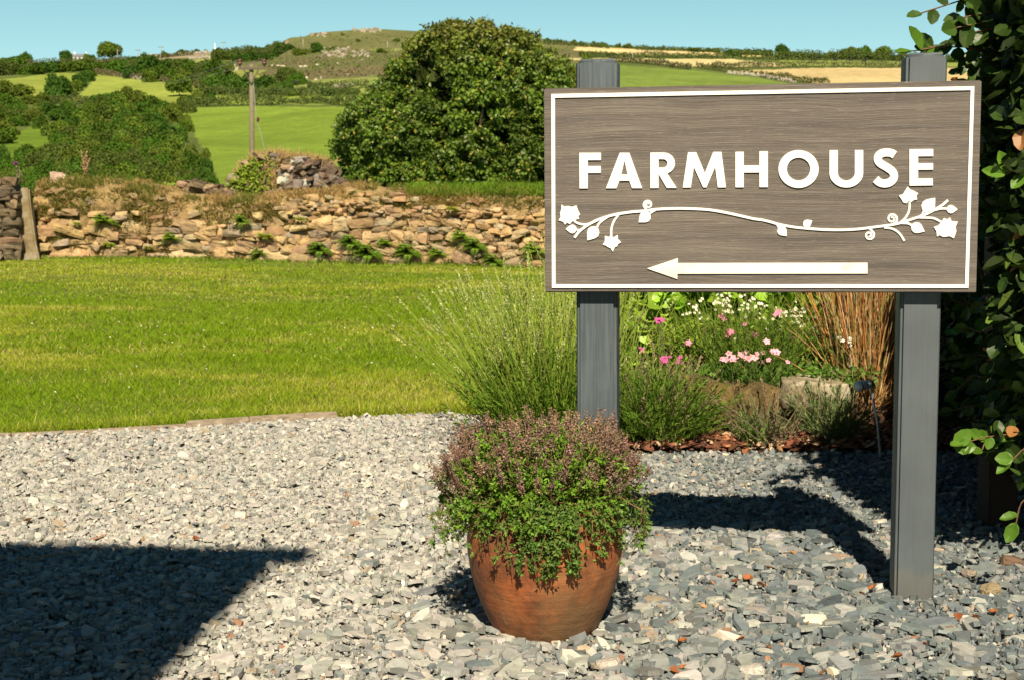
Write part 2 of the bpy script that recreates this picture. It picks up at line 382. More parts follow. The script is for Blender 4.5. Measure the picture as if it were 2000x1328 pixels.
# board
m_board, nt, bs = mat_new('sandblasted_board'); yaw = math.atan2(bx[1], bx[0])
v0 = coords(nt, (1, 1, 1), (0, 0, -yaw))
def stretched(sc, dist_v=None):
    mp = node(nt, 'ShaderNodeMapping'); nt.links.new(wv, mp.inputs[0]); mp.inputs['Scale'].default_value = sc; return mp.outputs[0]
dn = node(nt, 'ShaderNodeTexNoise'); dn.inputs['Scale'].default_value = 3.2; dn.inputs['Detail'].default_value = 2; nt.links.new(v0, dn.inputs['Vector'])
sub = node(nt, 'ShaderNodeVectorMath', operation='SUBTRACT'); nt.links.new(dn.outputs['Color'], sub.inputs[0]); sub.inputs[1].default_value = (.5, .5, .5)
sc_ = node(nt, 'ShaderNodeVectorMath', operation='MULTIPLY'); nt.links.new(sub.outputs[0], sc_.inputs[0]); sc_.inputs[1].default_value = (0, 0, .028)
ad = node(nt, 'ShaderNodeVectorMath', operation='ADD'); nt.links.new(v0, ad.inputs[0]); nt.links.new(sc_.outputs[0], ad.inputs[1]); wv = ad.outputs[0]
g1 = noise_n(nt, stretched((1.1, 1.1, 105)), 4, 5, .65); g2 = noise_n(nt, stretched((.7, .7, 14)), 3, 3, .5); g3 = noise_n(nt, stretched((7, 7, 170)), 4, 3, .6)
cb = ramp(nt, g1, [(.28, (.092, .077, .068)), (.5, (.134, .116, .105)), (.70, (.205, .184, .168))])
cb = mul(nt, cb, ramp(nt, g2, [(.3, (.72, .72, .74)), (.7, (1.15, 1.12, 1.08))]))
cb = mixf(nt, cb, (.50, .44, .37), ramp(nt, g3, [(.60, (0, 0, 0)), (.74, (.5,) * 3)]))
nt.links.new(cb, bs.inputs['Base Color']); bs.inputs['Roughness'].default_value = .75; bs.inputs['Specular IOR Level'].default_value = .25
bump(nt, bs, mul(nt, g1, g3, .5, 'ADD'), .55, .004)
bm = bmesh.new(); prism(bm, [1062.3, 1917.4, 1906.6, 1064.8], [173.6, 157.3, 572.3, 571.2], -.030, 0); 
b_ = list(bm.verts); bm.faces.new([b_[5], b_[4], b_[7], b_[6]]) if len(b_) == 8 else None
bmesh.ops.bevel(bm, geom=list(bm.edges), offset=.0025, segments=2, affect='EDGES')
board = bm_obj('board', bm, m_board, sign)
m_white, nt, bs = mat_new('white_paint'); v = coords(nt, (1, 1, 1)); a = noise_n(nt, v, 30, 6, .6)
nt.links.new(ramp(nt, a, [(.3, (.80, .78, .72)), (.6, (.86, .85, .81))]), bs.inputs['Base Color']); bs.inputs['Roughness'].default_value = .55
m_cream, nt, bs = mat_new('cream_paint'); v = coords(nt, (1, 1, 1)); a = noise_n(nt, v, 22, 6, .7)
nt.links.new(ramp(nt, a, [(.3, (.66, .58, .42)), (.45, (.80, .76, .64)), (.8, (.84, .81, .72))]), bs.inputs['Base Color']); bs.inputs['Roughness'].default_value = .6
# border frame
bm = bmesh.new(); N = V(bn)
o_ = [(1077, 184.6), (1902.5, 169.4), (1891, 562.8), (1078.3, 562.6)]; i_ = [(1084, 191.8), (1895.4, 176.8), (1884.4, 556), (1085.2, 555.8)]
O = loc(onb(*np.array(o_).T)); I = loc(onb(*np.array(i_).T))
for k in range(4):
    j = (k + 1) % 4; q = [O[k], O[j], I[j], I[k]]; t = [bm.verts.new(p + N * .0035) for p in q]; u = [bm.verts.new(p + N * -.002) for p in q]
    bm.faces.new(t); bm.faces.new((t[0], u[0], u[1], t[1])); bm.faces.new((t[2], u[2], u[3], t[3]))
bmesh.ops.remove_doubles(bm, verts=bm.verts, dist=1e-5)
bm_obj('border', bm, m_white, board)
# arrow
bm = bmesh.new(); prism(bm, [1263.9, 1324, 1324, 1694, 1694, 1323, 1323], [524.9, 504.8, 514.4, 513.8, 534.8, 535.2, 545.5], -.002, .0035)
bm_obj('arrow', bm, m_cream, board)
# letters (outlines in pixels)
def arc(cx, cy, rx, ry, a0, a1, n=14): return [(cx + rx * math.cos(R(a0 + (a1 - a0) * i / n)), cy - ry * math.sin(R(a0 + (a1 - a0) * i / n))) for i in range(n + 1)]
LH = .004
def letter(ch, outline, hole=None):
    bm = bmesh.new(); N = V(bn)
    if hole is None:
        f = prism(bm, *np.array(outline).T, -.002, LH)
    else:
        A = loc(onb(*np.array(outline).T)); B = loc(onb(*np.array(hole).T)); k = len(A); assert k == len(B)
        at_ = [bm.verts.new(p + N * LH) for p in A]; bt = [bm.verts.new(p + N * LH) for p in B]
        ab = [bm.verts.new(p - N * .002) for p in A]; bb = [bm.verts.new(p - N * .002) for p in B]
        for i in range(k):
            j = (i + 1) % k
            bm.faces.new((at_[i], at_[j], bt[j], bt[i])); bm.faces.new((at_[i], ab[i], ab[j], at_[j])); bm.faces.new((bt[i], bb[i], bb[j], bt[j]))
    bm.normal_update(); bmesh.ops.triangulate(bm, faces=[f for f in bm.faces if len(f.verts) > 4])
    o = bm_obj('letter', bm, m_white, board); o['label'] = 'white raised letter ' + ch; return o
def ring_pts(pts, k):                          # resample closed outline to k points
    P = np.array(pts + [pts[0]], float); s = np.r_[0, np.cumsum(np.linalg.norm(np.diff(P, axis=0), axis=1))]
    t = np.linspace(0, s[-1], k, endpoint=False); return list(zip(np.interp(t, s, P[:, 0]), np.interp(t, s, P[:, 1])))
letter('F', [(1131.8, 299.3), (1174, 299.1), (1174, 313.4), (1148.2, 313.5), (1148.2, 325.2), (1173.6, 325), (1173.6, 338.4), (1148.2, 338.6), (1148.2, 368.8), (1132.2, 368.8)])
# A as one frame: outer outline + triangular counter, built of three solids that meet edge to edge
A_out = [(1210.6, 299.2), (1229.2, 299.2), (1254.3, 368.3), (1234.6, 368.3), (1229.3, 353.8), (1209.8, 353.9), (1204.3, 368.5), (1183.8, 368.6)]
def multi(ch, polys):
    bm = bmesh.new()
    for p in polys: prism(bm, *np.array(p).T, -.002, LH)
    bmesh.ops.remove_doubles(bm, verts=bm.verts, dist=2e-5)
    bm.normal_update(); bmesh.ops.triangulate(bm, faces=[f for f in bm.faces if len(f.verts) > 4])
    o = bm_obj('letter', bm, m_white, board); o['label'] = 'white raised letter ' + ch
multi('A', [[(1210.6, 299.2), (1219.9, 299.2), (1219.9, 314.2), (1213.5, 341.6), (1209.8, 353.9), (1204.3, 368.5), (1183.8, 368.6)],
            [(1219.9, 299.2), (1229.2, 299.2), (1254.3, 368.3), (1234.6, 368.3), (1229.3, 353.8), (1225.8, 341.6), (1219.9, 314.2)],
            [(1213.5, 341.6), (1225.8, 341.6), (1229.3, 353.8), (1209.8, 353.9)]])
# R: stem, bowl, leg
bo = arc(1296.6, 319.6, 21.8, 20.8, 90, -90, 16); bi = arc(1294.6, 319.8, 9.2, 8.2, 90, -90, 16)
multi('R', [[(1270.2, 298.9), (1286.2, 298.8), (1286.2, 368.0), (1270.4, 368.1)],
            [(1286.2, 298.8)] + bo + [(1286.2, 340.4), (1286.2, 328.0)] + bi[::-1] + [(1286.2, 311.6)],
            [(1286.2, 340.4), (1303.0, 339.2), (1321.8, 367.8), (1302.4, 367.9)]])
multi('M', [[(1343.9, 298.2), (1359.8, 298.0), (1376.6, 338.9), (1393.0, 297.6), (1408.9, 297.4), (1417.9, 366.8), (1402.0, 366.9), (1396.8, 326.6), (1379.8, 366.9), (1373.4, 366.9), (1355.3, 326.8), (1349.2, 367.0), (1333.6, 367.2)]])
letter('H', [(1436.4, 297.4), (1452.5, 297.3), (1452.5, 323.9), (1483.2, 323.7), (1483.2, 296.4), (1499.6, 296.3), (1499.6, 366.2), (1483.2, 366.3), (1483.2, 337.6), (1452.5, 337.8), (1452.5, 366.6), (1436.4, 366.7)])
letter('O', arc(1559.5, 330.9, 39.2, 37.0, 0, 352, 44), arc(1559.5, 330.9, 22.8, 22.2, 0, 352, 44))
letter('U', [(1619.9, 294.3), (1636.1, 294.2), (1636.1, 337.6)] + arc(1652.7, 338.5, 16.6, 14.6, 180, 360, 16) + [(1669.3, 294.0), (1685.6, 293.9), (1685.6, 339)] + arc(1652.7, 338.5, 32.9, 28.6, 0, -180, 22) + [(1619.9, 337)])
def ribbon(pts, w0, w1=None, n=40):
    """open stroke with width -> closed outline"""
    P = np.array(pts, float); s = np.r_[0, np.cumsum(np.linalg.norm(np.diff(P, axis=0), axis=1))]
    # Catmull-Rom through the points
    out = []
    Q = np.vstack([2 * P[0] - P[1], P, 2 * P[-1] - P[-2]])
    for i in range(1, len(Q) - 2):
        for t in np.linspace(0, 1, max(3, int(n / len(P))), endpoint=False):
            p0, p1, p2, p3 = Q[i - 1:i + 3]
            out.append(.5 * (2 * p1 + (p2 - p0) * t + (2 * p0 - 5 * p1 + 4 * p2 - p3) * t * t + (3 * p1 - p0 - 3 * p2 + p3) * t ** 3))
    out.append(P[-1]); C = np.array(out); T = np.gradient(C, axis=0); T /= np.maximum(np.linalg.norm(T, axis=1, keepdims=True), 1e-6)
    Nn = np.stack([-T[:, 1], T[:, 0]], -1); ww = np.linspace(w0, w0 if w1 is None else w1, len(C))[:, None] / 2
    return C + Nn * ww, C - Nn * ww
def strip(bm, pts, w0, w1=None, h=.0035, n=40):
    A, B = ribbon(pts, w0, w1, n); a = loc(onb(*A.T)); b = loc(onb(*B.T)); N = V(bn)
    ta = [bm.verts.new(p + N * h) for p in a]; tb = [bm.verts.new(p + N * h) for p in b]; ba = [bm.verts.new(p - N * .002) for p in a]; bb = [bm.verts.new(p - N * .002) for p in b]
    for i in range(len(a) - 1):
        bm.faces.new((ta[i], ta[i + 1], tb[i + 1], tb[i])); bm.faces.new((ta[i], ba[i], ba[i + 1], ta[i + 1])); bm.faces.new((tb[i], bb[i], bb[i + 1], tb[i + 1]))
    for i in (0, -1): bm.faces.new((ta[i], tb[i], bb[i], ba[i]))
bm = bmesh.new()
strip(bm, [(1747, 303.5), (1741, 299.8), (1732, 298.4), (1722, 300), (1715.5, 305.5), (1714.5, 313), (1719.5, 320), (1729.5, 326), (1740, 333), (1745.5, 341), (1744.5, 350), (1737.5, 356.8), (1727.5, 359.2), (1717.5, 356.8), (1710, 350.6)], 15.6, 15.6, LH, 90)
o = bm_obj('letter', bm, m_white, board); o['label'] = 'white raised letter S'
letter('E', [(1775.9, 292.2), (1822.2, 291.8), (1822.2, 305.7), (1792.7, 306.0), (1792.7, 319.6), (1822, 319.3), (1822, 332.0), (1792.7, 332.3), (1792.7, 349.4), (1821.4, 349.1), (1821.4, 362.8), (1776, 363.4)])
# vine ornament: zoom-crop coordinates -> photo pixels
def zA(pts): return [(1050 + x / 2.604, 90 + y / 2.604) for x, y in pts]
def zB(pts): return [(1480 + x / 2.554, 80 + y / 2.554) for x, y in pts]
bm = bmesh.new()
main = zA([(188, 976), (212, 945), (250, 915), (300, 888), (350, 870), (400, 857), (470, 846), (540, 840), (600, 832), (680, 828), (760, 828), (860, 833), (940, 845), (1020, 862), (1100, 880)]) + \
       zB([(20, 894), (60, 903), (110, 917), (180, 930), (260, 938), (340, 943), (420, 944), (500, 940), (580, 930), (650, 921), (700, 912), (760, 893), (820, 873), (870, 850), (920, 820), (948, 796)])
strip(bm, main, 5.0, 4.4, .0035, 130)
for s in ([(180, 883), (200, 900), (235, 909), (275, 903)], [(302, 925), (312, 905), (335, 885), (362, 868)], [(375, 968), (376, 930), (388, 893), (412, 860)],
          [(200, 936), (220, 938), (238, 925)], [(568, 855), (585, 843), (606, 832)]): strip(bm, zA(s), 4, 4, .0030, 16)
for s in ([(757, 806), (754, 848), (735, 885), (705, 912)], [(826, 852), (820, 868), (805, 880)], [(942, 838), (912, 838), (880, 846)], [(915, 905), (880, 887), (845, 883), (800, 882)],
          [(768, 922), (750, 912), (715, 910)], [(630, 932), (670, 938), (705, 960), (731, 999)], [(104, 932), (96, 918), (75, 906)], [(230, 924), (238, 918), (244, 912)]): strip(bm, zB(s), 4, 4, .0030, 16)
def spiral(c, r, a0, turns, zf, tail):
    pts = [(c[0] + r * (1 - .8 * t) * math.cos(a0 + turns * 2 * math.pi * t), c[1] + r * (1 - .8 * t) * math.sin(a0 + turns * 2 * math.pi * t)) for t in np.linspace(0, 1, 14)]
    strip(bm, zf([tail] + pts), 4.4, 3.2, .0030, 70)
spiral((562, 808), 22, R(165), 1.5, zA, (556, 838)); spiral((669, 888), 26, R(40), -1.5, zB, (672, 918)); spiral((556, 970), 25, R(-60), 1.5, zB, (556, 936))
def oval(base, tip, w, zf):
    b = np.array(base, float); t = np.array(tip, float); d = t - b; nn = np.array([-d[1], d[0]])
    pr = [(0, .0), (.06, .2), (.2, .42), (.4, .5), (.6, .42), (.8, .22), (1, .0)]
    pts = [b + d * s + nn * k * w for s, k in pr] + [b + d * s - nn * k * w for s, k in pr[-2:0:-1]]
    prism(bm, *np.array(zf(pts)).T, -.002, .0035)
oval((200, 932), (143, 932), .8, zA); oval((303, 922), (254, 990), .75, zA); oval((570, 850), (514, 898), .8, zA)
oval((826, 854), (884, 784), .75, zB); oval((940, 840), (996, 842), .75, zB); oval((765, 920), (832, 952), .75, zB); oval((228, 924), (271, 897), .8, zB); oval((104, 930), (144, 975), .8, zB)
for pts, zf in (([(122, 808), (135, 818), (155, 815), (175, 820), (198, 812), (205, 835), (217, 858), (207, 868), (212, 880), (190, 885), (180, 890), (165, 907), (150, 900), (140, 910), (130, 895), (108, 888), (118, 870), (115, 850), (122, 830)], zA),
                ([(343, 966), (360, 973), (375, 966), (386, 975), (408, 962), (408, 982), (425, 1000), (410, 1008), (405, 1020), (393, 1025), (383, 1048), (372, 1030), (355, 1022), (345, 1015), (331, 1012), (342, 995)], zA),
                ([(747, 728), (758, 742), (775, 748), (800, 762), (790, 775), (795, 792), (775, 797), (765, 806), (752, 800), (742, 812), (725, 808), (718, 795), (703, 772), (722, 768), (735, 748)], zB),
                ([(928, 885), (945, 892), (958, 882), (965, 900), (997, 903), (985, 930), (990, 950), (977, 986), (955, 975), (925, 980), (905, 970), (893, 978), (890, 950), (877, 930), (900, 922), (912, 908)], zB)):
    prism(bm, *np.array(zf(pts)).T, -.002, .0035)
bm.normal_update(); bmesh.ops.triangulate(bm, faces=[f for f in bm.faces if len(f.verts) > 4])
bm_obj('vine_ornament', bm, m_white, board)
# posts
def post_mat(name, grain, base):
    m, nt, bs = mat_new(name); v = coords(nt, (1, 1, 1), (0, 0, -yaw)); mp = node(nt, 'ShaderNodeMapping'); nt.links.new(v, mp.inputs[0]); mp.inputs['Scale'].default_value = (40, 40, 1.4)
    a = noise_n(nt, mp.outputs[0], 3, 5, .6, .3); b = noise_n(nt, v, 7, 5)
    mp2 = node(nt, 'ShaderNodeMapping'); nt.links.new(v, mp2.inputs[0]); mp2.inputs['Scale'].default_value = (26, 26, .7); st = noise_n(nt, mp2.outputs[0], 2, 4, .5)
    c = mul(nt, ramp(nt, a, [(.3, tuple(x * (1 - grain) for x in base)), (.7, tuple(x * (1 + grain * .7) for x in base))]), ramp(nt, b, [(.3, (.85,) * 3), (.7, (1.12,) * 3)]))
    c = mixf(nt, c, (.30, .26, .2), ramp(nt, st, [(.66, (0, 0, 0)), (.76, (.5,) * 3)]))
    sx = node(nt, 'ShaderNodeSeparateXYZ'); nt.links.new(v, sx.inputs[0]); ma = node(nt, 'ShaderNodeMath', operation='MULTIPLY_ADD'); nt.links.new(b, ma.inputs[0]); ma.inputs[1].default_value = -.12; nt.links.new(sx.outputs['Z'], ma.inputs[2])
    c = mixf(nt, c, (.17, .145, .10), ramp(nt, ma.outputs[0], [(.0, (.75,) * 3), (.02, (.30,) * 3)]) if 0 else ramp(nt, ma.outputs[0], [(0.0, (.22,) * 3), (.02, (0, 0, 0))]))   # soil splashed on the foot
    nt.links.new(c, bs.inputs['Base Color']); bs.inputs['Roughness'].default_value = .55; bs.inputs['Specular IOR Level'].default_value = .35
    bump(nt, bs, a, .7 * grain + .25, .004); return m
def make_post(pxl, pxr, py, pyt, mat, label):
    off = -.0305; a = onb(np.array([pxl]), np.array([py]), off)[0]; b = onb(np.array([pxr]), np.array([py]), off)[0]
    top = onb(np.array([(pxl + pxr) / 2]), np.array([pyt]), off)[0][2]; wdt = float(np.linalg.norm((b - a)[:2])); c = (a + b) / 2 - bn * wdt * .5
    bm = bmesh.new(); bmesh.ops.create_cube(bm, size=1, matrix=Matrix.Translation(V([c[0], c[1], (top - .10) / 2]) - SB) @ Matrix.Rotation(yaw, 4, 'Z') @ Matrix.Diagonal((wdt, wdt * .98, top + .10, 1)))
    bmesh.ops.bevel(bm, geom=list(bm.edges), offset=.010, segments=4, affect='EDGES')
    o = bm_obj('post', bm, mat, sign, True); o['label'] = label
    md = o.modifiers.new('wn', 'WEIGHTED_NORMAL'); return o
make_post(1125.5, 1205.5, 700, 115, post_mat('grey_grained_post', .32, (.078, .096, .112)), 'dark grey post with raised grain behind the clay pot')
make_post(1753.5, 1833.5, 800, 103, post_mat('grey_smooth_post', .05, (.085, .100, .112)), 'smooth grey painted post beside the hedge')

# ------------------------------------------------------------------ pot
pc = gnd(1064, 1222, 0.0); PC = Vector((pc[0], pc[1], float(zl(pc[0], pc[1])) - .01))
pot = empty('clay_pot', PC, 'round rust brown clay pot standing on the slate in front of the sign', 'pot')
m_pot, nt, bs = mat_new('terracotta'); v = coords(nt, (1, 1, 1)); a = noise_n(nt, v, 5, 7, .62, .6); b = noise_n(nt, v, 26, 6, .7)
mp = node(nt, 'ShaderNodeMapping'); nt.links.new(v, mp.inputs[0]); mp.inputs['Scale'].default_value = (2, 2, 30); rg = noise_n(nt, mp.outputs[0], 2.5, 4, .5)
c = ramp(nt, a, [(.30, (.075, .032, .014)), (.42, (.19, .060, .020)), (.56, (.36, .098, .024)), (.75, (.27, .125, .050))])
c = mul(nt, c, ramp(nt, rg, [(.3, (.85, .86, .85)), (.7, (1.1, 1.08, 1.05))])); c = mul(nt, c, ramp(nt, b, [(.3, (.55,) * 3), (.62, (1.15,) * 3)]))
sp = noise_n(nt, v, 17, 3, .5, .8); c = mixf(nt, c, (.42, .36, .28), ramp(nt, sp, [(.68, (0, 0, 0)), (.76, (.5,) * 3)]))
gz = noise_n(nt, v, 3.1, 4, .6); c = mixf(nt, c, (.13, .095, .045), ramp(nt, gz, [(.46, (0, 0, 0)), (.64, (.75,) * 3)]))
nt.links.new(c, bs.inputs['Base Color']); bs.inputs['Roughness'].default_value = .72; bump(nt, bs, mul(nt, b, rg, .5, 'ADD'), .7, .005)
prof = [(.112, 0), (.121, .012), (.134, .038), (.150, .075), (.1635, .115), (.173, .155), (.179, .195), (.180, .225), (.1755, .255), (.166, .28), (.158, .292), (.160, .303), (.165, .310), (.163, .316), (.152, .314), (.146, .300), (.150, .26)]
S = 72; vv = []; ff = []
for k, (r, z) in enumerate(prof):
    for j in range(S):
        th = 2 * math.pi * j / S; rr = r * (1 + .006 * math.sin(2 * th + 1) + .004 * math.sin(3 * th + z * 9)); vv.append((rr * math.cos(th), rr * math.sin(th), z))
for k in range(len(prof) - 1):
    for j in range(S): ff += [k * S + j, k * S + (j + 1) % S, (k + 1) * S + (j + 1) % S, (k + 1) * S + j]
link('pot_body', mesh_np('pot_body', vv, ff, np.full(len(ff) // 4, 4), None, True), m_pot, pot)
tv = [(0, 0, .265)] + [(.1515 * math.cos(2 * math.pi * j / S), .1515 * math.sin(2 * math.pi * j / S), .262) for j in range(S)]
lo = []
for j in range(S): lo += [0, 1 + j, 1 + (j + 1) % S]
link('compost', mesh_np('compost', tv, lo, np.full(S, 3), np.tile([.05, .035, .025], (S + 1, 1))), M_soil, pot)

# plant in the pot
plant = empty('flowering_herb', PC + Vector((0, 0, .265)), 'bushy green herb with brown purple seed heads trailing over the clay pot', 'plant')
def dome(n, inner=.62):                        # points in the shell of the plant's mound (local to the plant's base)
    d = rdir(n * 2); d = d[d[:, 2] > -.45][:n]; n = len(d); rr = rng.uniform(inner, 1.0, n)[:, None]
    lump = 1 + .24 * (fbm(d[:, 0] * 2 + 3, d[:, 2] * 2 + d[:, 1] * 2, 1.6, 2, 2) - .5)[:, None] * 2
    p = d * rr * lump * np.array([.212, .200, .155]) * np.stack([1 + .20 * np.clip(d[:, 2], 0, .6) / .6, 1 + .1 * np.clip(d[:, 2], 0, .6), np.ones(n)], -1); p[:, 2] += .058; p[:, 0] -= .012
    return p, d
ns = 900; p, d = dome(ns, .75); root = np.stack([rng.normal(0, .06, ns).clip(-.12, .12), rng.normal(0, .06, ns).clip(-.12, .12), np.zeros(ns)], -1)
t = np.linspace(0, 1, 5)[None, :, None]; mid = (root + p) / 2 + np.array([0, 0, .04]); P = root[:, None] * (1 - t) ** 2 + 2 * mid[:, None] * t * (1 - t) + p[:, None] * t ** 2
tubes('stems', P, .0009, vary((.17, .12, .05), ns, .3), M_dry, plant)
# sprigs: short shoots, each with leaf pairs
def sprigs(base, dirs, L, nl, leafL, col, nm, mat, par, wr=.5, nrow=None):
    n = len(base); s = (np.arange(nl) + .5) / nl
    pos = base[:, None] + dirs[:, None] * (s[None, :, None] * L[:, None, None])
    side = rdir(n * nl).reshape(n, nl, 3); dd = nrm(dirs[:, None] * .5 + side * .9 + np.array([0, -.1, .12]))
    nn = nrm(dirs[:, None] + rng.normal(0, .4, (n, nl, 3)) + np.array([0, -.35, .7]))
    N_ = n * nl; lf = (leafL * rng.uniform(.6, 1.15, N_))
    cc = np.repeat(col, nl, 0) * rng.uniform(.75, 1.25, (N_, 1))
    return leaves(nm, pos.reshape(-1, 3), dd.reshape(-1, 3), nn.reshape(-1, 3), lf, lf * wr, cc, mat, par)
nb = 2100; p, d = dome(nb, .55); dirs = nrm(d + rng.normal(0, .35, d.shape)); L = rng.uniform(.018, .04, len(p))
g = vary((.125, .230, .022), len(p), .4, .1)
sprigs(p - dirs * L[:, None] * .5, dirs, L, 9, .0125, g, 'foliage', M_leaf, plant)
# trailing shoots over the rim
tr = []; cols = []
for k in range(64):
    if k < 30: ang = rng.uniform(-150, -30)
    elif k < 46: ang = rng.uniform(150, 215)
    else: ang = rng.uniform(-35, 40)
    a0 = R(ang); Ld = rng.uniform(.03, .125) * (1.25 if -105 < ang < -55 else 1.0); r0 = .172; r1 = rng.uniform(.183, .205) if k < 30 else rng.uniform(.19, .245)
    pts = [(np.cos(a0) * r, np.sin(a0) * r, z) for r, z in ((.10, .05), (r0, .075), (r1, .045), (r1 + .004, .045 - Ld * .5), (r1 - .004, .045 - Ld))]
    tr.append(pts)
for k in range(12):
    a0 = R(rng.normal(-88, 13)); Ld = rng.uniform(.07, .15); r1 = rng.uniform(.184, .20); tr.append([(np.cos(a0) * q_, np.sin(a0) * q_, z_) for q_, z_ in ((.10, .05), (.172, .07), (r1, .04), (r1 + .003, .04 - Ld * .5), (r1 - .006, .04 - Ld))])
tr = np.array(tr); tr[:, 3:] += rng.normal(0, .010, tr[:, 3:].shape); fr = tr[:30, 4]
tubes('trailing_stems', tr, .0009, vary((.22, .12, .06), len(tr), .3), M_dry, plant)
seg = rng.integers(1, 4, 1500); u = rng.uniform(0, 1, 1500)[:, None]; ii = rng.integers(0, len(tr), 1500); ii[:450] = rng.integers(len(tr) - 12, len(tr), 450)
pp = tr[ii, seg] * (1 - u) + tr[ii, seg + 1] * u; outv = nrm(pp * [1, 1, 0]); dd = nrm(outv * .6 + rng.normal(0, .6, (1500, 3)) + [0, 0, .1])
sprigs(pp, dd, rng.uniform(.004, .014, 1500), 4, .012, vary((.12, .20, .04), 1500, .35, .12), 'trailing_leaves', M_leaf, plant)
# seed heads
nh = 370; p, d = dome(nh * 3, .95); sel = (d[:, 2] > .28) | ((d[:, 2] > .05) & (np.abs(d[:, 0]) > .6)); sel &= (d[:, 2] > .45) | (rng.uniform(0, 1, len(d)) < .55) | (d[:, 1] > 0)
p = p[sel][:nh]; d = d[sel][:nh]; nh = len(p); up = nrm(d + [0, 0, 1.3]); hL = rng.uniform(.018, .05, nh)
tubes('seed_stalks', np.stack([p - up * .03, p, p + up * hL[:, None]], 1), .0008, vary((.2, .12, .06), nh), M_dry, plant)
K = 46; s = rng.uniform(0, 1, (nh, K)); rad = .0105 * np.sqrt(np.clip(1 - s * .8, .1, 1)); off = rdir(nh * K).reshape(nh, K, 3)
pos = (p[:, None] + up[:, None] * (s * hL[:, None])[..., None] + off * (rad * rng.uniform(.5, 1, (nh, K)))[..., None]).reshape(-1, 3)
hc = np.repeat(vary((.215, .130, .100), nh, .32, .12), K, 0) * rng.uniform(.55, 1.5, (nh * K, 1))
leaves('seed_heads', pos - off.reshape(-1, 3) * .002, off.reshape(-1, 3), rdir(nh * K), rng.uniform(.004, .007, nh * K), .0042, hc, M_dry, plant)

# ------------------------------------------------------------------ dry stone wall
def wbase(x): return float(zl(x, WY))
WX0, WX1 = -6.25, 9.5
TOP = [(60, 352), (85, 352), (130, 346), (185, 347), (240, 352), (300, 361), (340, 372), (400, 382), (440, 384), (520, 380), (560, 376), (640, 371), (690, 360), (760, 366), (860, 368), (1060, 368), (1300, 366), (2400, 362)]
tz = [(float(at(px, py, WY + .35)[0]), float(at(px, py, WY + .35)[2])) for px, py in TOP]
def wtop(x): return np.interp(x, [a for a, _ in tz], [b for _, b in tz]) + .03 * (fbm(x, x * 0, 2.2, 3, 4) - .5)
wall = empty('dry_stone_wall', (0, WY, 0), 'old dry stone wall with grassy top along the back of the lawn', 'wall')
xs = np.linspace(WX0, WX1, 520); prof_t = np.array([(0, 0), (.06, .2), (.10, .4), (.13, .6), (.17, .76), (.25, .9), (.40, .98), (.60, 1.0), (.85, .97), (1.1, .8), (1.2, .3), (1.25, -.3)])
X = np.tile(xs, (len(prof_t), 1)); T = wtop(xs); B = zl(xs, WY + 0 * xs) - .05
Z = B[None] + prof_t[:, 1:2] * (T - B)[None] + .05 * (fbm(X, prof_t[:, 1:2] * 2 + 0 * X, 4, 3, 8) - .5); Y = prof_t[:, 0:1] + .0 + .085 * (fbm(X, prof_t[:, 1:2] * 3 + 0 * X, 3, 3, 6) - .5)
i = (np.arange(len(prof_t) - 1)[:, None] * 520 + np.arange(519)).ravel()
cgr = fbm(X, prof_t[:, 1:2] * 4 + 0 * X, 3, 3, 31)
cc = np.where((prof_t[:, 1:2] > .72)[..., None] & np.ones(X.shape, bool)[..., None], np.array([.30, .205, .09]), np.array([.235, .155, .072])) * (.7 + .7 * cgr[..., None])
link('earth_core', mesh_np('earth', np.stack([X, Y, Z], -1).reshape(-1, 3), np.stack([i, i + 1, i + 521, i + 520], -1), np.full(len(i), 4), cc.reshape(-1, 3), True), M_soil, wall)
# stones
q = np.linspace(-1, 1, 4); cube = []; cf = []; idx = {}
def cv(p):
    k = tuple(np.round(p, 4))
    if k not in idx: idx[k] = len(cube); cube.append(p)
    return idx[k]
for ax in range(3):
    for sg in (-1, 1):
        for i in range(3):
            for j in range(3):
                qd = []
                for a, b in ((q[i], q[j]), (q[i + 1], q[j]), (q[i + 1], q[j + 1]), (q[i], q[j + 1])):
                    p = [0, 0, 0]; p[ax] = sg; p[(ax + 1) % 3] = a; p[(ax + 2) % 3] = b; qd.append(cv(tuple(p)))
                cf.append(tuple(qd if sg > 0 else qd[::-1]))
cube = np.array(cube)
def rocks_tv(n, rnd=.38, jit=.28):             # irregular blocks: rounded cube with its eight corners moved
    sph = cube / np.linalg.norm(cube, axis=1, keepdims=True) * 1.25
    base = cube * (1 - rnd) + sph * rnd
    c8 = rng.uniform(-jit, jit, (n, 2, 2, 2, 3)); u = (cube + 1) / 2
    out = np.broadcast_to(base, (n,) + base.shape).copy()
    for a in (0, 1):
        for b in (0, 1):
            for c in (0, 1):
                wgt = (u[:, 0] if a else 1 - u[:, 0]) * (u[:, 1] if b else 1 - u[:, 1]) * (u[:, 2] if c else 1 - u[:, 2])
                out += wgt[None, :, None] * c8[:, a, b, c][:, None, :]
    out += rng.normal(0, .045, out.shape); return out / 2
def rocks(name, pos, size, yaw, tiltz, col, mat=None, parent=None, rnd=.38, jit=.28):
    n = len(pos); d = np.stack([-np.sin(yaw), np.cos(yaw), 0 * yaw], -1); up = nrm(np.stack([np.sin(tiltz), rng.normal(0, .12, n), np.cos(tiltz)], -1))
    M = frames(d, up, np.asarray(size, float)); return link(name, rep(rocks_tv(n, rnd, jit), cf, M, pos, col, name), mat or M_stone, parent)
def stone_cols(n):
    pal = np.array([(.38, .25, .125), (.43, .30, .16), (.30, .20, .11), (.34, .265, .17), (.24, .165, .10), (.50, .38, .22), (.27, .16, .09), (.26, .215, .16)])
    return vary(pal[rng.choice(8, n, p=[.24, .19, .17, .14, .09, .06, .06, .05])] * .85 + np.array([.34, .235, .11]) * .20, n, .2, .05)
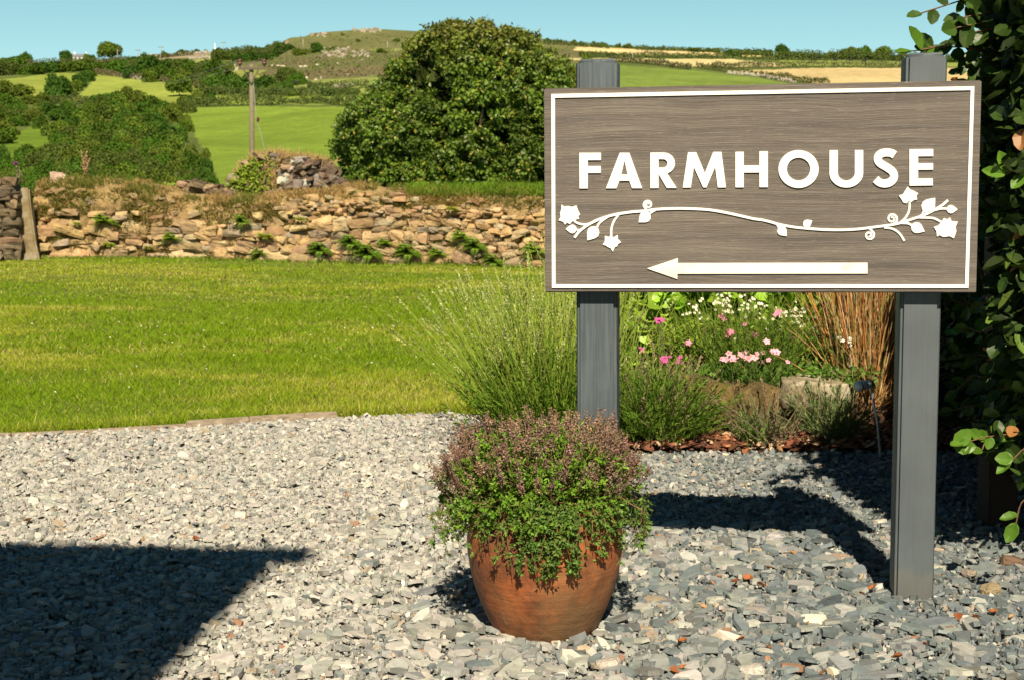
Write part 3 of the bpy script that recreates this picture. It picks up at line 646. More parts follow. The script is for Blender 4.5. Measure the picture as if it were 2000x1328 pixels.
P = []; Sz = []; v = 0.0; row = 0
while v < 1.12:
    u = WX0 + rng.uniform(0, .3); hrow = (rng.uniform(.10, .15) if row < 1 else rng.uniform(.06, .10) if v < .5 else rng.uniform(.04, .065))
    while u < WX1:
        h = hrow * rng.uniform(.75, 1.3); wd = h * rng.uniform(1.2, 3.3)
        if rng.uniform() < .06: h *= 1.5; wd *= 1.2
        x = u + wd / 2; zb = wbase(x); zt = float(wtop(x)); fr = v / max(zt - zb, .1)
        skip = 0 if fr < .55 else (fr - .55) * 1.9 + (.55 if x < -3.0 else 0) + (1 if (x > -1.2 and fr > .72) else 0)
        if x < -4.4: skip += .35 * fr + .15
        if zb + v + h < zt - .03 and fr < .9 and rng.uniform() > skip:
            P.append((x, .12 + .13 * fr + rng.normal(0, .02) + (0 if fr < .7 else (fr - .7) * .55), zb + v + h / 2)); Sz.append((wd * 1.10, rng.uniform(.22, .3), h * 1.16))
        u += wd * .98
    v += hrow * .97; row += 1
n = len(P); rocks('stones', np.array(P), np.array(Sz), rng.normal(0, .12, n), rng.normal(0, .17, n), stone_cols(n), parent=wall, rnd=.42, jit=.36)
n = 900; x = rng.uniform(WX0, WX1, n); fr = rng.uniform(.02, .95, n); zb = zl(x, WY + 0 * x)   # small filling stones
rocks('filling_stones', np.stack([x, .10 + .10 * fr, zb + fr * (wtop(x) - zb) * .9], -1), rng.uniform(.03, .08, (n, 3)) * [1.6, 1, .8], rng.normal(0, .5, n), rng.normal(0, .4, n), stone_cols(n) * .8, parent=wall)
# turf on and between the stones
def wall_pts(n, f0, f1, x0=WX0, x1=7.0):
    x = rng.uniform(x0, x1, n); fr = rng.uniform(f0, f1, n); zb = zl(x, WY + 0 * x); yy = np.interp(fr, prof_t[:8, 1], prof_t[:8, 0]); zz = zb - .05 + fr * (wtop(x) - zb + .05)
    return x, yy, zz, fr
def tuft(name, x, y, z, h, wd, col, lean, parent, mat=None, fwd=0.0):
    n = len(x); th = rng.uniform(0, 2 * math.pi, n); b = np.stack([x, y, z], -1); s = np.stack([np.cos(th), np.sin(th), 0 * th], -1) * (np.asarray(wd) * .5).reshape(-1, 1)
    l = rng.normal(0, lean, (n, 2)); l[:, 1] -= fwd; tip = b + np.stack([l[:, 0] * h, l[:, 1] * h, h * (1 - .25 * np.hypot(l[:, 0], l[:, 1]).clip(0, 3))], -1)
    mid = (b + tip) / 2 + np.stack([0 * h, 0 * h, h * .12], -1); v = np.stack([b - s, b + s, mid + s * .7, tip, mid - s * .7], 1).reshape(-1, 3)
    lo = (np.array([0, 1, 2, 3, 4])[None] + np.arange(n)[:, None] * 5).ravel()
    c = np.repeat(np.broadcast_to(col, (n, 3)), 5, 0); return link(name, mesh_np(name, v, lo, np.full(n, 5), c), mat or M_grass, parent)
x, y, z, fr = wall_pts(80000, .5, 1.0); y = y + np.where(fr > .97, rng.uniform(0, .4, len(x)), 0)
k = (fbm(x, z * 3, 2.2, 3, 12) + .7 * (fr - .8)) > .40; x, y, z = x[k], y[k] + .03, z[k]; n = len(x)
gr = (fbm(x, z * 2, 1.4, 2, 40) > .60)[:, None]; c = vary(np.where(gr, (.19, .20, .045), (.40, .275, .115)), n, .3, .1)
tuft('dry_turf', x, y, z, rng.uniform(.03, .11, n), np.full(n, .008), c, .6, wall, fwd=.4)
x = rng.uniform(-1.35, 7, 12000); y = rng.uniform(.22, .7, 12000); z = wtop(x) - .03 - np.clip(.45 - y, 0, 1) * .35; n = len(x)
tuft('green_turf', x, y, z, rng.uniform(.06, .16, n), np.full(n, .010), vary((.16, .27, .025), n, .35, .1), .5, wall, fwd=.3)
x, y, z, fr = wall_pts(42000, .02, .9); k = fbm(x, z * 2, 2.6, 3, 77) > .51; x, y, z = x[k], y[k] + .03, z[k]; n = len(x)
tuft('creeping_weeds', x, y - .05, z, rng.uniform(.02, .06, n), np.full(n, .014), vary(np.where((rng.uniform(size=(n, 1)) < .5), (.17, .20, .03), (.36, .25, .11)), n, .35, .1), .9, wall, fwd=.7)
x = rng.uniform(WX0 - .5, 4, 7000); tuft('wall_foot_grass', x, np.full(7000, -.02) + rng.normal(0, .03, 7000), zl(x, WY + 0 * x), rng.uniform(.02, .07, 7000), np.full(7000, .010), vary((.20, .27, .045), 7000, .3), .5, wall)
# ferns
def fern_mesh(nf, L, col):
    V_ = []; D_ = []; N_ = []; LL = []
    for _ in range(nf):
        a = rng.uniform(-math.pi, 0); el = rng.uniform(.15, 1.2); d0 = np.array([math.cos(a) * math.cos(el) * 1.0, -abs(math.sin(a)) * math.cos(el) * .8 - .15, math.sin(el)]); l = L * rng.uniform(.6, 1.15)
        for t in np.linspace(.1, 1, 12):
            p = d0 * l * t + np.array([0, 0, -1]) * l * .55 * t * t; tang = d0 - np.array([0, 0, 1.1]) * t; side = nrm(np.cross(tang, [0, -.3, 1.]))
            for s in (-1, 1):
                V_.append(p); D_.append(side * s + tang * .45); N_.append((0, -.4, 1.)); LL.append(l * .26 * (1.05 - t) + .008)
    n = len(V_); V_ = np.array(V_); LL = np.array(LL); M = frames(np.array(D_), np.array(N_), np.stack([LL * .45, LL, LL], -1))
    return rep(DIAM[0], DIAM[1], M, V_, vary(col, n, .3, .1), 'fern')
fm = [fern_mesh(15, .20, (.16, .25, .02)), fern_mesh(11, .17, (.24, .28, .03)), fern_mesh(24, .22, (.13, .22, .018))]
fp = [(205, 435, 0, 1.0), (212, 482, 1, .8), (150, 440, 1, .6), (290, 487, 1, .6), (335, 468, 0, .8), (475, 436, 2, .8), (516, 466, 1, 1.0), (508, 498, 0, .8), (585, 432, 1, .7), (628, 492, 2, 1.0), (688, 478, 2, 1.0), (722, 500, 2, 1.25),
      (752, 478, 0, .7), (800, 498, 2, 1.15), (855, 500, 0, .9), (900, 466, 0, .9), (930, 486, 2, 1.1), (965, 515, 2, 1.0), (1045, 496, 0, 1.2), (880, 412, 1, .8)]
for k, (px, py, t, s) in enumerate(sorted(fp)):
    p = at(px, py, WY + .02); o = link('fern', fm[t], M_leaf) if t >= 0 else None
    s *= 1.35; o.location = V(p); o.scale = (s, s, s); tag(o, 'green fern rooted in the stone wall, %s from the left' % ORD[k], 'fern', 'ferns growing from the stone wall')
# darker pier and gatepost at the left end
pier = empty('stone_pier', at(2, 510, 18.1), 'dark stacked stone pier at the far left end of the wall', 'pier')
P = []; Sz = []; zz = 0
while zz < 1.0:
    h = rng.uniform(.06, .13); xx = -.75
    while xx < .20:
        wd = rng.uniform(.12, .32); wd = min(wd, .2 - xx + .02); P.append((xx + wd / 2, rng.normal(.15, .02), zz + h / 2)); Sz.append((wd * 1.05, .32, h * 1.08)); xx += wd
    zz += h * .97
n = len(P); rocks('stones', np.array(P), np.array(Sz), rng.normal(0, .1, n), rng.normal(0, .06, n), vary((.175, .125, .080), n, .4), parent=pier)
bm = bmesh.new(); box(bm, (-.3, .3, .48), (.85, .3, .98)); bm_obj('core', bm, plain('dark_core', (.05, .04, .03), .95), pier)
g0 = at(54, 508, 18.35); bm = bmesh.new(); box(bm, (0, 0, .44), (.235, .16, .98), .15, .02)
bmesh.ops.subdivide_edges(bm, edges=bm.edges, cuts=3, use_grid_fill=True)
for v_ in bm.verts:
    v_.co.x += -.09 * (v_.co.z - .4) + .03 * (noise.noise(v_.co * 5)); v_.co.z += .05 * (-v_.co.x) + .02 * noise.noise(v_.co * 4 + Vector((5, 5, 5)))
    v_.co.x *= 1 - .12 * v_.co.z
m_gp, nt, bs = mat_new('lichen_stone'); v = coords(nt, (1, 1, 1)); a = noise_n(nt, v, 6, 7, .65)
nt.links.new(ramp(nt, a, [(.3, (.09, .065, .035)), (.48, (.20, .145, .07)), (.62, (.27, .23, .16)), (.75, (.36, .32, .25))]), bs.inputs['Base Color']); bs.inputs['Roughness'].default_value = .9; bump(nt, bs, a, .8, .02)
o = bm_obj('stone_gatepost', bm, m_gp); o.location = V(g0); tag(o, 'upright pale stone gatepost between the pier and the wall', 'gatepost')
# rubble mound with ivy behind the wall
mound = empty('ruined_stone_wall', at(555, 380, 20.3), 'crumbling dark stone ruin with ivy and dry grass behind the wall', 'ruin')
def mz(x): return np.interp(x, [-.82, -.7, -.45, -.2, .0, .35, .62, .76, .80], [0, .28, .50, .56, .52, .50, .42, .25, .05])
n = 520; x = rng.uniform(-.8, .8, n); z = rng.uniform(-.25, 1, n) * mz(x); y = .05 + .22 * (z / .6) ** 2 + rng.normal(0, .04, n) + np.where((x > .05) & (z < .10) & (z > -.05), .25, 0)
dark = np.where((x > .0)[:, None], (.14, .10, .07), (.28, .19, .115)); dark = np.where(rng.uniform(size=(n, 1)) < .15, (.32, .29, .25), dark); rocks('stones', np.stack([x, y, z], -1), rng.uniform(.05, .15, (n, 3)) * [1.3, 1.4, .75], rng.normal(0, .4, n), rng.normal(0, .3, n), vary(dark, n, .55), parent=mound, rnd=.2, jit=.5)
bm = bmesh.new(); box(bm, (-.02, .45, .1), (1.4, .45, .66), 0, .12); bm_obj('core', bm, bpy.data.materials['dark_core'], mound)
n = 2600; x = rng.normal(-.52, .16, n).clip(-.85, -.1); z = rng.uniform(-.1, 1.05, n) * mz(x); leaves('ivy', np.stack([x, -.05 + .2 * (z / .6) ** 2 + rng.normal(0, .04, n), z], -1), rdir(n) - [0, .2, .6], np.tile([0, -1, .5], (n, 1)) + rng.normal(0, .5, (n, 3)), .05, .042, vary((.17, .23, .02), n, .35, .1), M_leaf, mound)
n = 5000; x = np.where(rng.uniform(0, 1, n) < .5, rng.normal(-.22, .10, n), rng.uniform(-.75, .72, n)); z = mz(x) * np.where(np.abs(x + .22) < .13, rng.uniform(.1, 1, n), rng.uniform(.85, 1.0, n))
tuft('dry_grass', x, .02 + .3 * (z / .6) ** 2 + rng.normal(0, .05, n), z, rng.uniform(.05, .10, n) + .13 * rng.uniform(0, 1, n) ** 3, np.full(n, .007), vary((.50, .34, .16), n, .25), .45, mound)
heap = empty('stone_heap', at(382, 386, 19.5), 'small dark heap of loose stones on the wall top', 'stone heap')
n = 110; x = rng.uniform(-.42, .42, n); z = rng.uniform(0, 1, n) * .20 * np.sqrt(np.clip(1 - (x / .45) ** 2, 0, 1)); rocks('stones', np.stack([x, rng.normal(0, .1, n), z - .02], -1), rng.uniform(.05, .14, (n, 3)) * [1.4, 1, .7], rng.normal(0, .5, n), rng.normal(0, .3, n), vary((.21, .15, .095), n, .6), parent=heap, rnd=.2, jit=.5)
n = 260; x = rng.normal(-.3, .1, n); leaves('ivy', np.stack([x, -.12 + rng.normal(0, .05, n), rng.uniform(0, .18, n)], -1), rdir(n), np.tile([0, -1, .4], (n, 1)), .045, .04, vary((.18, .25, .03), n, .3), M_leaf, heap)
for px, py, s, lb, c in ((112, 343, .17, 'pale pointed stone lying on top of the wall at the left', (.42, .31, .22)), (248, 362, .0, '', 0)):
    if s: o = rocks('loose_stone', np.zeros((1, 3)), [(s, s * .8, s * .8)], np.array([.3]), np.array([.3]), vary(c, 1, .05), rnd=.3); o.location = V(at(px, py + 6, WY + .45)); tag(o, lb, 'stone')
# thistles / dead stalks on the wall
for px, pyt, pyb, lb, fl in ((40, 322, 362, 'purple flowered thistle standing on the wall behind the gatepost', (.42, .10, .40)), (167, 292, 352, 'tall dry brown dock stalk on the wall top', None)):
    p0 = at(px, pyb, WY + .5); p1 = at(px, pyt, WY + .5); H = p1[2] - p0[2]; o = empty('thistle' if fl else 'dock_stalk', p0, lb, 'weed')
    n = 7; P = np.zeros((n, 5, 3)); t = np.linspace(0, 1, 5); hh = rng.uniform(.5, 1, n); hh[0] = 1; P[:, :, 2] = t * hh[:, None] * H; P[:, :, 0] = t ** 2 * rng.normal(0, .05, n)[:, None]
    tubes('stems', P, .006, vary((.28, .18, .09) if not fl else (.16, .14, .07), n), M_dry, o)
    q_ = 220 if not fl else 60; u = rng.uniform(.35, 1, q_); ii = rng.integers(0, n, q_); pos = np.stack([P[ii, -1, 0] * u ** 2, 0 * u, u * hh[ii] * H], -1)
    leaves('seed_spikes' if not fl else 'bracts', pos, rdir(q_), rdir(q_), .028, .018, vary((.32, .20, .11) if not fl else (.17, .17, .08), q_, .3), M_dry, o)
    if fl: leaves('flower', np.tile([P[0, -1, 0], 0, H - .01], (60, 1)), rdir(60) * [.7, .7, .3] + [0, 0, .9], rdir(60), .055, .016, vary(fl, 60, .2), M_petal, o)

# ------------------------------------------------------------------ hills
SK = [(-800, 118), (-300, 124), (0, 123), (65, 122), (140, 120), (245, 115), (350, 106), (420, 103), (480, 99), (525, 93), (546, 85), (567, 74), (595, 72), (612, 65), (665, 61), (700, 59), (722, 56), (768, 59), (803, 61), (900, 66), (1065, 77), (1125, 84), (1195, 89), (1400, 100), (1500, 106), (1600, 110), (1760, 115), (2000, 124), (2500, 128), (3200, 130)]
def sky_y(px): return np.interp(px, [a for a, _ in SK], [b for _, b in SK])
PB = 372.0; D0, D1 = 200.0, 900.0
def t2D(t): return D0 * (D1 / D0) ** t
def pD(px, py): return t2D(np.clip((PB - py) / (PB - sky_y(px)), -.2, 1.0))
def hill(px, py): return at(px, py, pD(np.asarray(px, float), np.asarray(py, float)))
FIELDS = [  # (polygon in the photo, colour)
 ([(-900, 90), (3300, 90), (3300, 400), (-900, 400)], (.085, .110, .030)),
 ([(430, 128), (560, 100), (1140, 78), (1140, 165), (530, 160), (480, 150)], (.125, .120, .055)),
 ([(500, 98), (540, 50), (1200, 50), (1140, 100), (800, 98), (640, 94)], (.125, .128, .050)),
 ([(250, 108), (450, 95), (540, 93), (450, 104), (380, 112), (250, 122)], (.26, .21, .14)),
 ([(0, 122), (240, 116), (200, 130), (60, 135), (0, 135)], (.20, .17, .10)),
 ([(355, 210), (3300, 208), (3300, 400), (400, 400), (425, 345), (380, 262)], (.150, .215, .030)),
 ([(372, 204), (400, 178), (490, 184), (720, 186), (720, 206)], (.18, .225, .040)),
 ([(-900, 160), (0, 156), (75, 147), (120, 144), (162, 144), (150, 160), (125, 180), (92, 195), (0, 202), (-900, 205)], (.215, .255, .050)),
 ([(185, 145), (225, 147), (312, 156), (405, 167), (390, 185), (350, 202), (112, 197), (150, 190), (175, 165)], (.215, .255, .050)),
 ([(60, 250), (110, 252), (120, 300), (0, 330), (-200, 330), (-100, 290), (0, 280)], (.105, .165, .020)),  # hollow in the wood, its shade darkened into the ground colour
 ([(375, 117), (425, 115), (420, 125), (385, 124)], (.24, .25, .08)), ([(447, 130), (520, 132), (507, 152), (450, 152)], (.20, .22, .06)),
 ([(537, 157), (730, 152), (760, 165), (617, 171), (580, 175)], (.19, .215, .06)), ([(625, 180), (705, 170), (760, 183)], (.2, .23, .06)),
 ([(715, 97), (800, 95), (750, 104)], (.18, .19, .06)),
 ([(1130, 92), (1200, 95), (1420, 103), (1430, 110), (1200, 106), (1120, 99)], (.56, .43, .22)), ([(1450, 107), (1496, 108), (1490, 111), (1450, 111)], (.60, .46, .2)),
 ([(1100, 114), (1420, 116), (1570, 127), (1520, 130), (1352, 131), (1240, 119), (1100, 118)], (.44, .37, .18)),
 ([(1416, 138), (1600, 133), (2600, 137), (2600, 168), (1616, 168), (1536, 152)], (.44, .34, .17)),
 ([(1100, 124), (1200, 127), (1348, 138), (1480, 152), (1560, 168), (3300, 168), (3300, 206), (1100, 206)], (.140, .195, .040)),
 ([(1520, 118), (1760, 121), (2400, 126), (2400, 132), (1760, 131), (1528, 128)], (.20, .24, .06)),
]
pxs = np.arange(-900, 3300, 6.0); ts = np.r_[np.linspace(-.10, 1, 260)]
PXg, Tg = np.meshgrid(pxs, ts); PYg = PB - Tg * (PB - sky_y(PXg)); Dg = t2D(Tg)
W = at(PXg, PYg, Dg); cg = np.zeros(W.shape)
wob = 11 * (fbm(PXg, PYg * 3, .02, 2, 3) - .5)
for poly, c in FIELDS:
    k = inpoly(PXg + wob, PYg + wob * .3, poly); cg[k] = c
sm = fbm(W[..., 0], W[..., 1], .04, 4, 9); sm2 = fbm(W[..., 0] * .5, W[..., 1], .6, 3, 19)
cg *= (.72 + .56 * sm)[..., None] * (.78 + .44 * sm2)[..., None]
W[..., 2] += (fbm(W[..., 0], W[..., 1], .03, 3, 2) - .5) * 1.2 * np.clip(Tg, 0, 1) * (1 - np.clip(Tg, 0, 1)) * 4
# near valley between the wall and the hill, and the far side beyond the crest
nr = []; 
for D_ in (19.6, 30, 60, 110, 150):
    f = (D_ - 19.6) / (160 - 19.6); z_ = -.35 - 3.2 * math.sin(math.pi * min(f, 1)) ; q_ = W[0].copy(); q_ = q_ * 0 + at(pxs, np.full_like(pxs, 372), np.full_like(pxs, D_)); q_[:, 2] = z_; nr.append(q_)
far = []
for D_, dz in ((1000, -25), (1400, -60), (3000, -90)):
    q_ = at(pxs, sky_y(pxs), np.full_like(pxs, 900.0)) * (D_ / 900); q_[:, 2] = W[-1][:, 2] + dz; far.append(q_)
G = np.concatenate([np.array(nr), W, np.array(far)]); CG = np.concatenate([np.tile([.10, .15, .03], (5, len(pxs), 1)), cg, np.tile([.1, .12, .04], (3, len(pxs), 1))])
ny, nx = G.shape[:2]; i = (np.arange(ny - 1)[:, None] * nx + np.arange(nx - 1)).ravel()
m_hill, nt, bs = mat_new('hill_ground'); v = coords(nt, (1, 1, 1)); a = noise_n(nt, v, .9, 8, .7)
nt.links.new(mul(nt, attr(nt), ramp(nt, a, [(.3, (.72,) * 3), (.7, (1.2,) * 3)])), bs.inputs['Base Color']); bs.inputs['Roughness'].default_value = 1; bs.inputs['Specular IOR Level'].default_value = .05; bump(nt, bs, a, .6, .6)
tag(link('hills', mesh_np('hills', G.reshape(-1, 3), np.stack([i, i + 1, i + 1 + nx, i + nx], -1), np.full(len(i), 4), CG.reshape(-1, 3), True), m_hill), kind='structure')

# ------------------------------------------------------------------ trees
def crown_mesh(n, lobes, leaf, col, spread=.16, flat=1.0, seed=0, low=-.25, nb=.55):
    """leaves over several overlapping lobes in a unit crown (radius 0.5, base z=0, top z=1)"""
    r = np.random.default_rng(seed); P = []; D = []
    C = r.uniform(-1, 1, (lobes, 3)); C = nrm(C) * r.uniform(.15, .75, (lobes, 1)); C[:, 2] = np.abs(C[:, 2]) * 1.0 - .1
    Rr = r.uniform(.30, .46, lobes)
    C[0] = 0; Rr[0] = .62
    wgt = Rr ** 2 / (Rr ** 2).sum(); k = r.choice(lobes, n, p=wgt)
    d = nrm(r.normal(size=(n, 3))); d[:, 2] = np.where(d[:, 2] < low, -d[:, 2], d[:, 2]); d = nrm(d)
    rad = Rr[k] * (1 - np.abs(r.normal(0, spread, n))); p = C[k] + d * rad[:, None]
    lump = .12 * (fbm(p[:, 0] * 7 + p[:, 2] * 3, p[:, 1] * 7 - p[:, 2] * 4, 1, 2, seed) - .5); p += d * lump[:, None]
    p = p * [.52, .52, .52 * flat]; 
    dd = nrm(r.normal(0, .8, (n, 3)) + [0, 0, -.1]); nn = nrm(d * nb + r.normal(0, .6, (n, 3)) + [0, 0, .4])
    c = np.broadcast_to(np.asarray(col, float), (n, 3)) * (.7 + .6 * r.uniform(size=(n, 1))) * (.75 + .5 * r.uniform(size=lobes)[k])[:, None] * (1 + .1 * r.uniform(-1, 1, (n, 3)))
    M = frames(dd, nn, np.stack([np.full(n, leaf * .8) * r.uniform(.7, 1.3, n), np.full(n, leaf), np.full(n, leaf)], -1))
    return rep(DIAM[0], DIAM[1], M, p, c, 'crown')
def trunk_mesh(h, r, nbr, col, seed=0, spread=.35, top=.55):
    rr = np.random.default_rng(seed); P = [[(0, 0, -.05), (0.01, 0, h * .3), (.0, .01, h * .6), (.01, 0, h), (.0, 0, h + top * .4)]]
    Rd = [[r * 1.2, r, r * .85, r * .6, r * .2]]
    for b in range(nbr):
        a = rr.uniform(0, 6.28); z0 = h * rr.uniform(.6, 1.1); s = spread * rr.uniform(.6, 1)
        P.append([(0, 0, z0), (math.cos(a) * s * .3, math.sin(a) * s * .3, z0 + top * .15), (math.cos(a) * s * .6, math.sin(a) * s * .6, z0 + top * .35), (math.cos(a) * s * .85, math.sin(a) * s * .85, z0 + top * .5), (math.cos(a) * s, math.sin(a) * s, z0 + top * .65)]); Rd.append([r * .5, r * .4, r * .3, r * .2, r * .08])
    return tubes_mesh('trunk', np.array(P), np.array(Rd), col, 6)
GREENS = [(.070, .130, .016), (.092, .138, .018), (.052, .108, .016), (.115, .150, .022), (.078, .104, .022)]
def fit(me):
    a = np.empty(len(me.vertices) * 3, np.float32); me.vertices.foreach_get('co', a); a = a.reshape(-1, 3); lo_ = np.percentile(a, 2, 0); hi = np.percentile(a, 98, 0)
    a[:, :2] = (a[:, :2] - (lo_ + hi)[:2] / 2) / (hi - lo_)[:2]; a[:, 2] = (a[:, 2] - lo_[2]) / (hi[2] - lo_[2]); me.vertices.foreach_set('co', a.ravel()); me.update(); return me
GREENS += [(.052, .100, .014), (.088, .128, .022), (.062, .120, .014), (.098, .128, .022), (.074, .128, .016)]
crowns = [crown_mesh(4200, 11, .062, GREENS[k], .10, 1.0, 100 + k, nb=1.3) for k in range(10)]
for c_ in crowns: fit(c_); c_.materials.append(M_far)
trunks = [trunk_mesh(.35, .035, 6, (.13, .10, .07), 50 + k) for k in range(3)]
for c_ in trunks: c_.materials.append(M_bark)
def far_tree(px, pyb, pyt, wpx, v, label, group=None, name='tree', stem=.0, cat='tree', D=None, sink=.10):
    p = hill(px, pyb) if D is None else at(px, pyb, D); dist = p[1]; sc = dist / F; h = (pyb - pyt) * sc; wd = wpx * sc
    o = empty(name, p - np.array([0, 0, .02 * h]), label, cat, group, random.uniform(0, 6.28))
    c = link('crown', crowns[v % 10], None, o); c.scale = (wd, wd, h * (1 - stem)); c.location = (0, 0, h * stem - sink * h * (0 if stem else 1))
    t = link('trunk', trunks[v % 3], None, o); t.scale = (wd * .8, wd * .8, h * .9); return o
NT = [(47, 125, 104, 26, 0, 'round tree on the skyline left of the white farmhouse, nearest the left edge', 0), (132, 121, 100, 26, 2, 'dense round tree touching the left side of the white farmhouse', 0),
      (172, 121, 106, 14, 1, 'small tree in front of the right end of the white farmhouse', 0), (181, 121, 108, 12, 2, 'smallest bush at the right end of the white farmhouse', 0),
      (215, 117, 85, 40, 1, 'large skyline tree with a visible trunk and windswept crown', .28), (299, 150, 108, 48, 2, 'big dark round tree below the skyline at the left', 0),
      (30, 198, 164, 58, 3, 'spreading olive green tree with pale trunk at the left edge', .25), (113, 193, 147, 40, 2, 'tall dark tree at the lower end of the diagonal hedge', 0),
      (350, 188, 152, 42, 1, 'lone tree with a short trunk in the middle of the pale field', .3), (212, 203, 181, 60, 0, 'wide low tree at the upper edge of the wood', 0),
      (262, 200, 173, 44, 3, 'light green domed tree at the upper edge of the wood', 0), (110, 222, 205, 1, 0, '', 0),
      (620, 103, 84, 22, 2, 'dark round bush under the rocky hilltop', 0), (560, 158, 132, 30, 4, 'dark thorn tree among the moor heather', 0),
      (424, 102, 94, 12, 2, 'little dark tree under the white mast', 0), (1530, 114, 88, 28, 2, 'rounded tree standing alone on the right hand skyline', 0),
      (1656, 116, 93, 28, 1, 'left tree of the three on the right skyline', 0), (1689, 116, 91, 31, 0, 'middle tree of the three on the right skyline', 0),
      (1723, 116, 93, 33, 1, 'right tree of the three beside the right sign post', 0), (18, 132, 112, 60, 0, 'low broad tree group at the left edge of the skyline', 0),
      (1122, 190, 115, 60, 3, 'yellow green bush showing behind the left sign post', 0)]
for px, b, t, wd, v, lb, st in NT:
    if lb and wd > 1: far_tree(px, b, t, wd, v, lb, 'trees on the far hillside', stem=st, D=(60 if px == 1122 else None))
# the wood on the left slope
wood = [(-60, 212), (40, 210), (110, 212), (180, 203), (260, 198), (335, 196), (362, 235), (368, 262), (395, 300), (420, 335), (418, 362), (-60, 362)]
hol = [(28, 250), (110, 252), (112, 286), (60, 300), (12, 310), (-60, 320), (-60, 285), (10, 280)]
r2 = np.random.default_rng(11); pts = []; tries = 0
while len(pts) < 135 and tries < 9000:
    tries += 1; px = r2.uniform(-40, 418); py = r2.uniform(202, 384)
    if not inpoly(np.array([px]), np.array([min(py, 361)]), wood)[0] or inpoly(np.array([px]), np.array([py]), hol)[0] or inpoly(np.array([px]), np.array([py - 10]), hol)[0]: continue
    if any(abs(px - a) < 17 and abs(py - b) < 8 for a, b in pts): continue
    pts.append((px, py))
for px, py in sorted(pts, key=lambda q: q[1]):
    s = 1 if py > 260 else .8; wd = r2.uniform(34, 60) * s; hgt = r2.uniform(24, 40) * s
    if px > 345: wd *= .75
    if py < 225: hgt *= .8
    far_tree(px, py + 4, py - hgt, wd, int(r2.integers(0, 10)), 'leafy green tree packed into the wood on the left slope', 'trees of the wood on the left slope', sink=.12)
# more scattered bushes, one kind
bush = [(8, 147, 120, 40), (95, 142, 122, 44), (60, 146, 130, 40), (140, 140, 121, 40), (160, 138, 118, 36), (195, 140, 122, 40), (235, 142, 119, 46), (250, 138, 116, 34), (330, 142, 118, 42), (355, 144, 120, 44), (385, 147, 121, 44), (415, 150, 122, 44), (438, 148, 126, 30), (270, 152, 128, 36), (300, 160, 138, 34), (330, 158, 132, 34), (370, 165, 140, 40), (395, 168, 145, 34),
        (420, 182, 145, 44), (445, 182, 150, 50), (470, 180, 152, 42), (405, 180, 155, 30), (492, 182, 150, 38), (515, 181, 153, 40), (545, 182, 162, 30), (560, 181, 160, 26), (130, 190, 160, 30), (145, 178, 160, 24), (157, 170, 148, 24), (168, 160, 143, 24), (176, 150, 138, 20), (68, 205, 185, 36), (95, 203, 188, 30), (5, 205, 185, 30),
        (365, 205, 188, 30), (392, 203, 178, 30), (408, 202, 184, 22), (368, 222, 200, 24), (430, 118, 99, 30), (447, 117, 103, 26), (465, 114, 98, 36), (490, 112, 96, 34), (515, 108, 94, 36), (540, 104, 90, 30), (556, 102, 88, 30), (525, 118, 104, 30), (480, 121, 105, 30), (590, 108, 97, 30), (580, 165, 145, 30), (355, 106, 99, 20), (385, 103, 97, 8), (402, 104, 98, 8), (487, 99, 93, 8), (322, 112, 102, 10),
        (1070, 82, 76, 10), (1092, 84, 78, 8), (1122, 87, 80, 12), (1136, 89, 82, 8), (1165, 91, 83, 14), (1180, 92, 84, 10), (1207, 93, 86, 8), (1226, 95, 86, 16), (1296, 98, 91, 8), (1350, 101, 94, 16), (1365, 102, 95, 16), (1382, 102, 95, 12), (1396, 103, 96, 14), (1432, 110, 98, 24), (1455, 108, 97, 20), (1475, 108, 98, 20), (1497, 109, 99, 16), (1545, 112, 103, 14), (1565, 113, 103, 20), (1590, 114, 105, 24), (1615, 114, 104, 26), (1636, 115, 105, 26), (1752, 118, 106, 26), (1880, 123, 104, 30), (1850, 122, 112, 20),
        (645, 100, 93, 14), (670, 70, 66, 6), (700, 82, 77, 8), (745, 104, 97, 20), (775, 82, 76, 10), (575, 190, 181, 20), (640, 188, 176, 26), (665, 186, 175, 24), (690, 182, 172, 20)]
def region(px, b):
    if px >= 1420: return 'on the skyline at the right'
    if px >= 1060: return 'above the top straw field'
    if px >= 570: return 'on the moor left of the huge tree' if b < 150 else 'along the small sheep fields'
    if b >= 150 and px < 250: return 'around the left pale fields'
    if b >= 150 and px < 420: return 'right of the pale middle field'
    if px >= 400 and b >= 144: return 'in the thicket around the utility pole'
    if px >= 410: return 'in the band under the hill shoulder'
    if b < 115: return 'on the left skyline wall'
    return 'below the white farmhouse' if px < 220 else 'above the pale middle field'
cnt = {}
for px, b, t, wd in sorted(bush):
    rg_ = region(px, b); cnt[rg_] = cnt.get(rg_, 0) + 1
    far_tree(px, b, b - (b - t) * 1.15, wd * 1.12, int(r2.integers(0, 10)), 'scrub bush, %s from the left %s' % (ORD[min(cnt[rg_] - 1, 19)], rg_), 'scrub bushes scattered over the far hillside', name='bush', cat='bush', sink=.15)
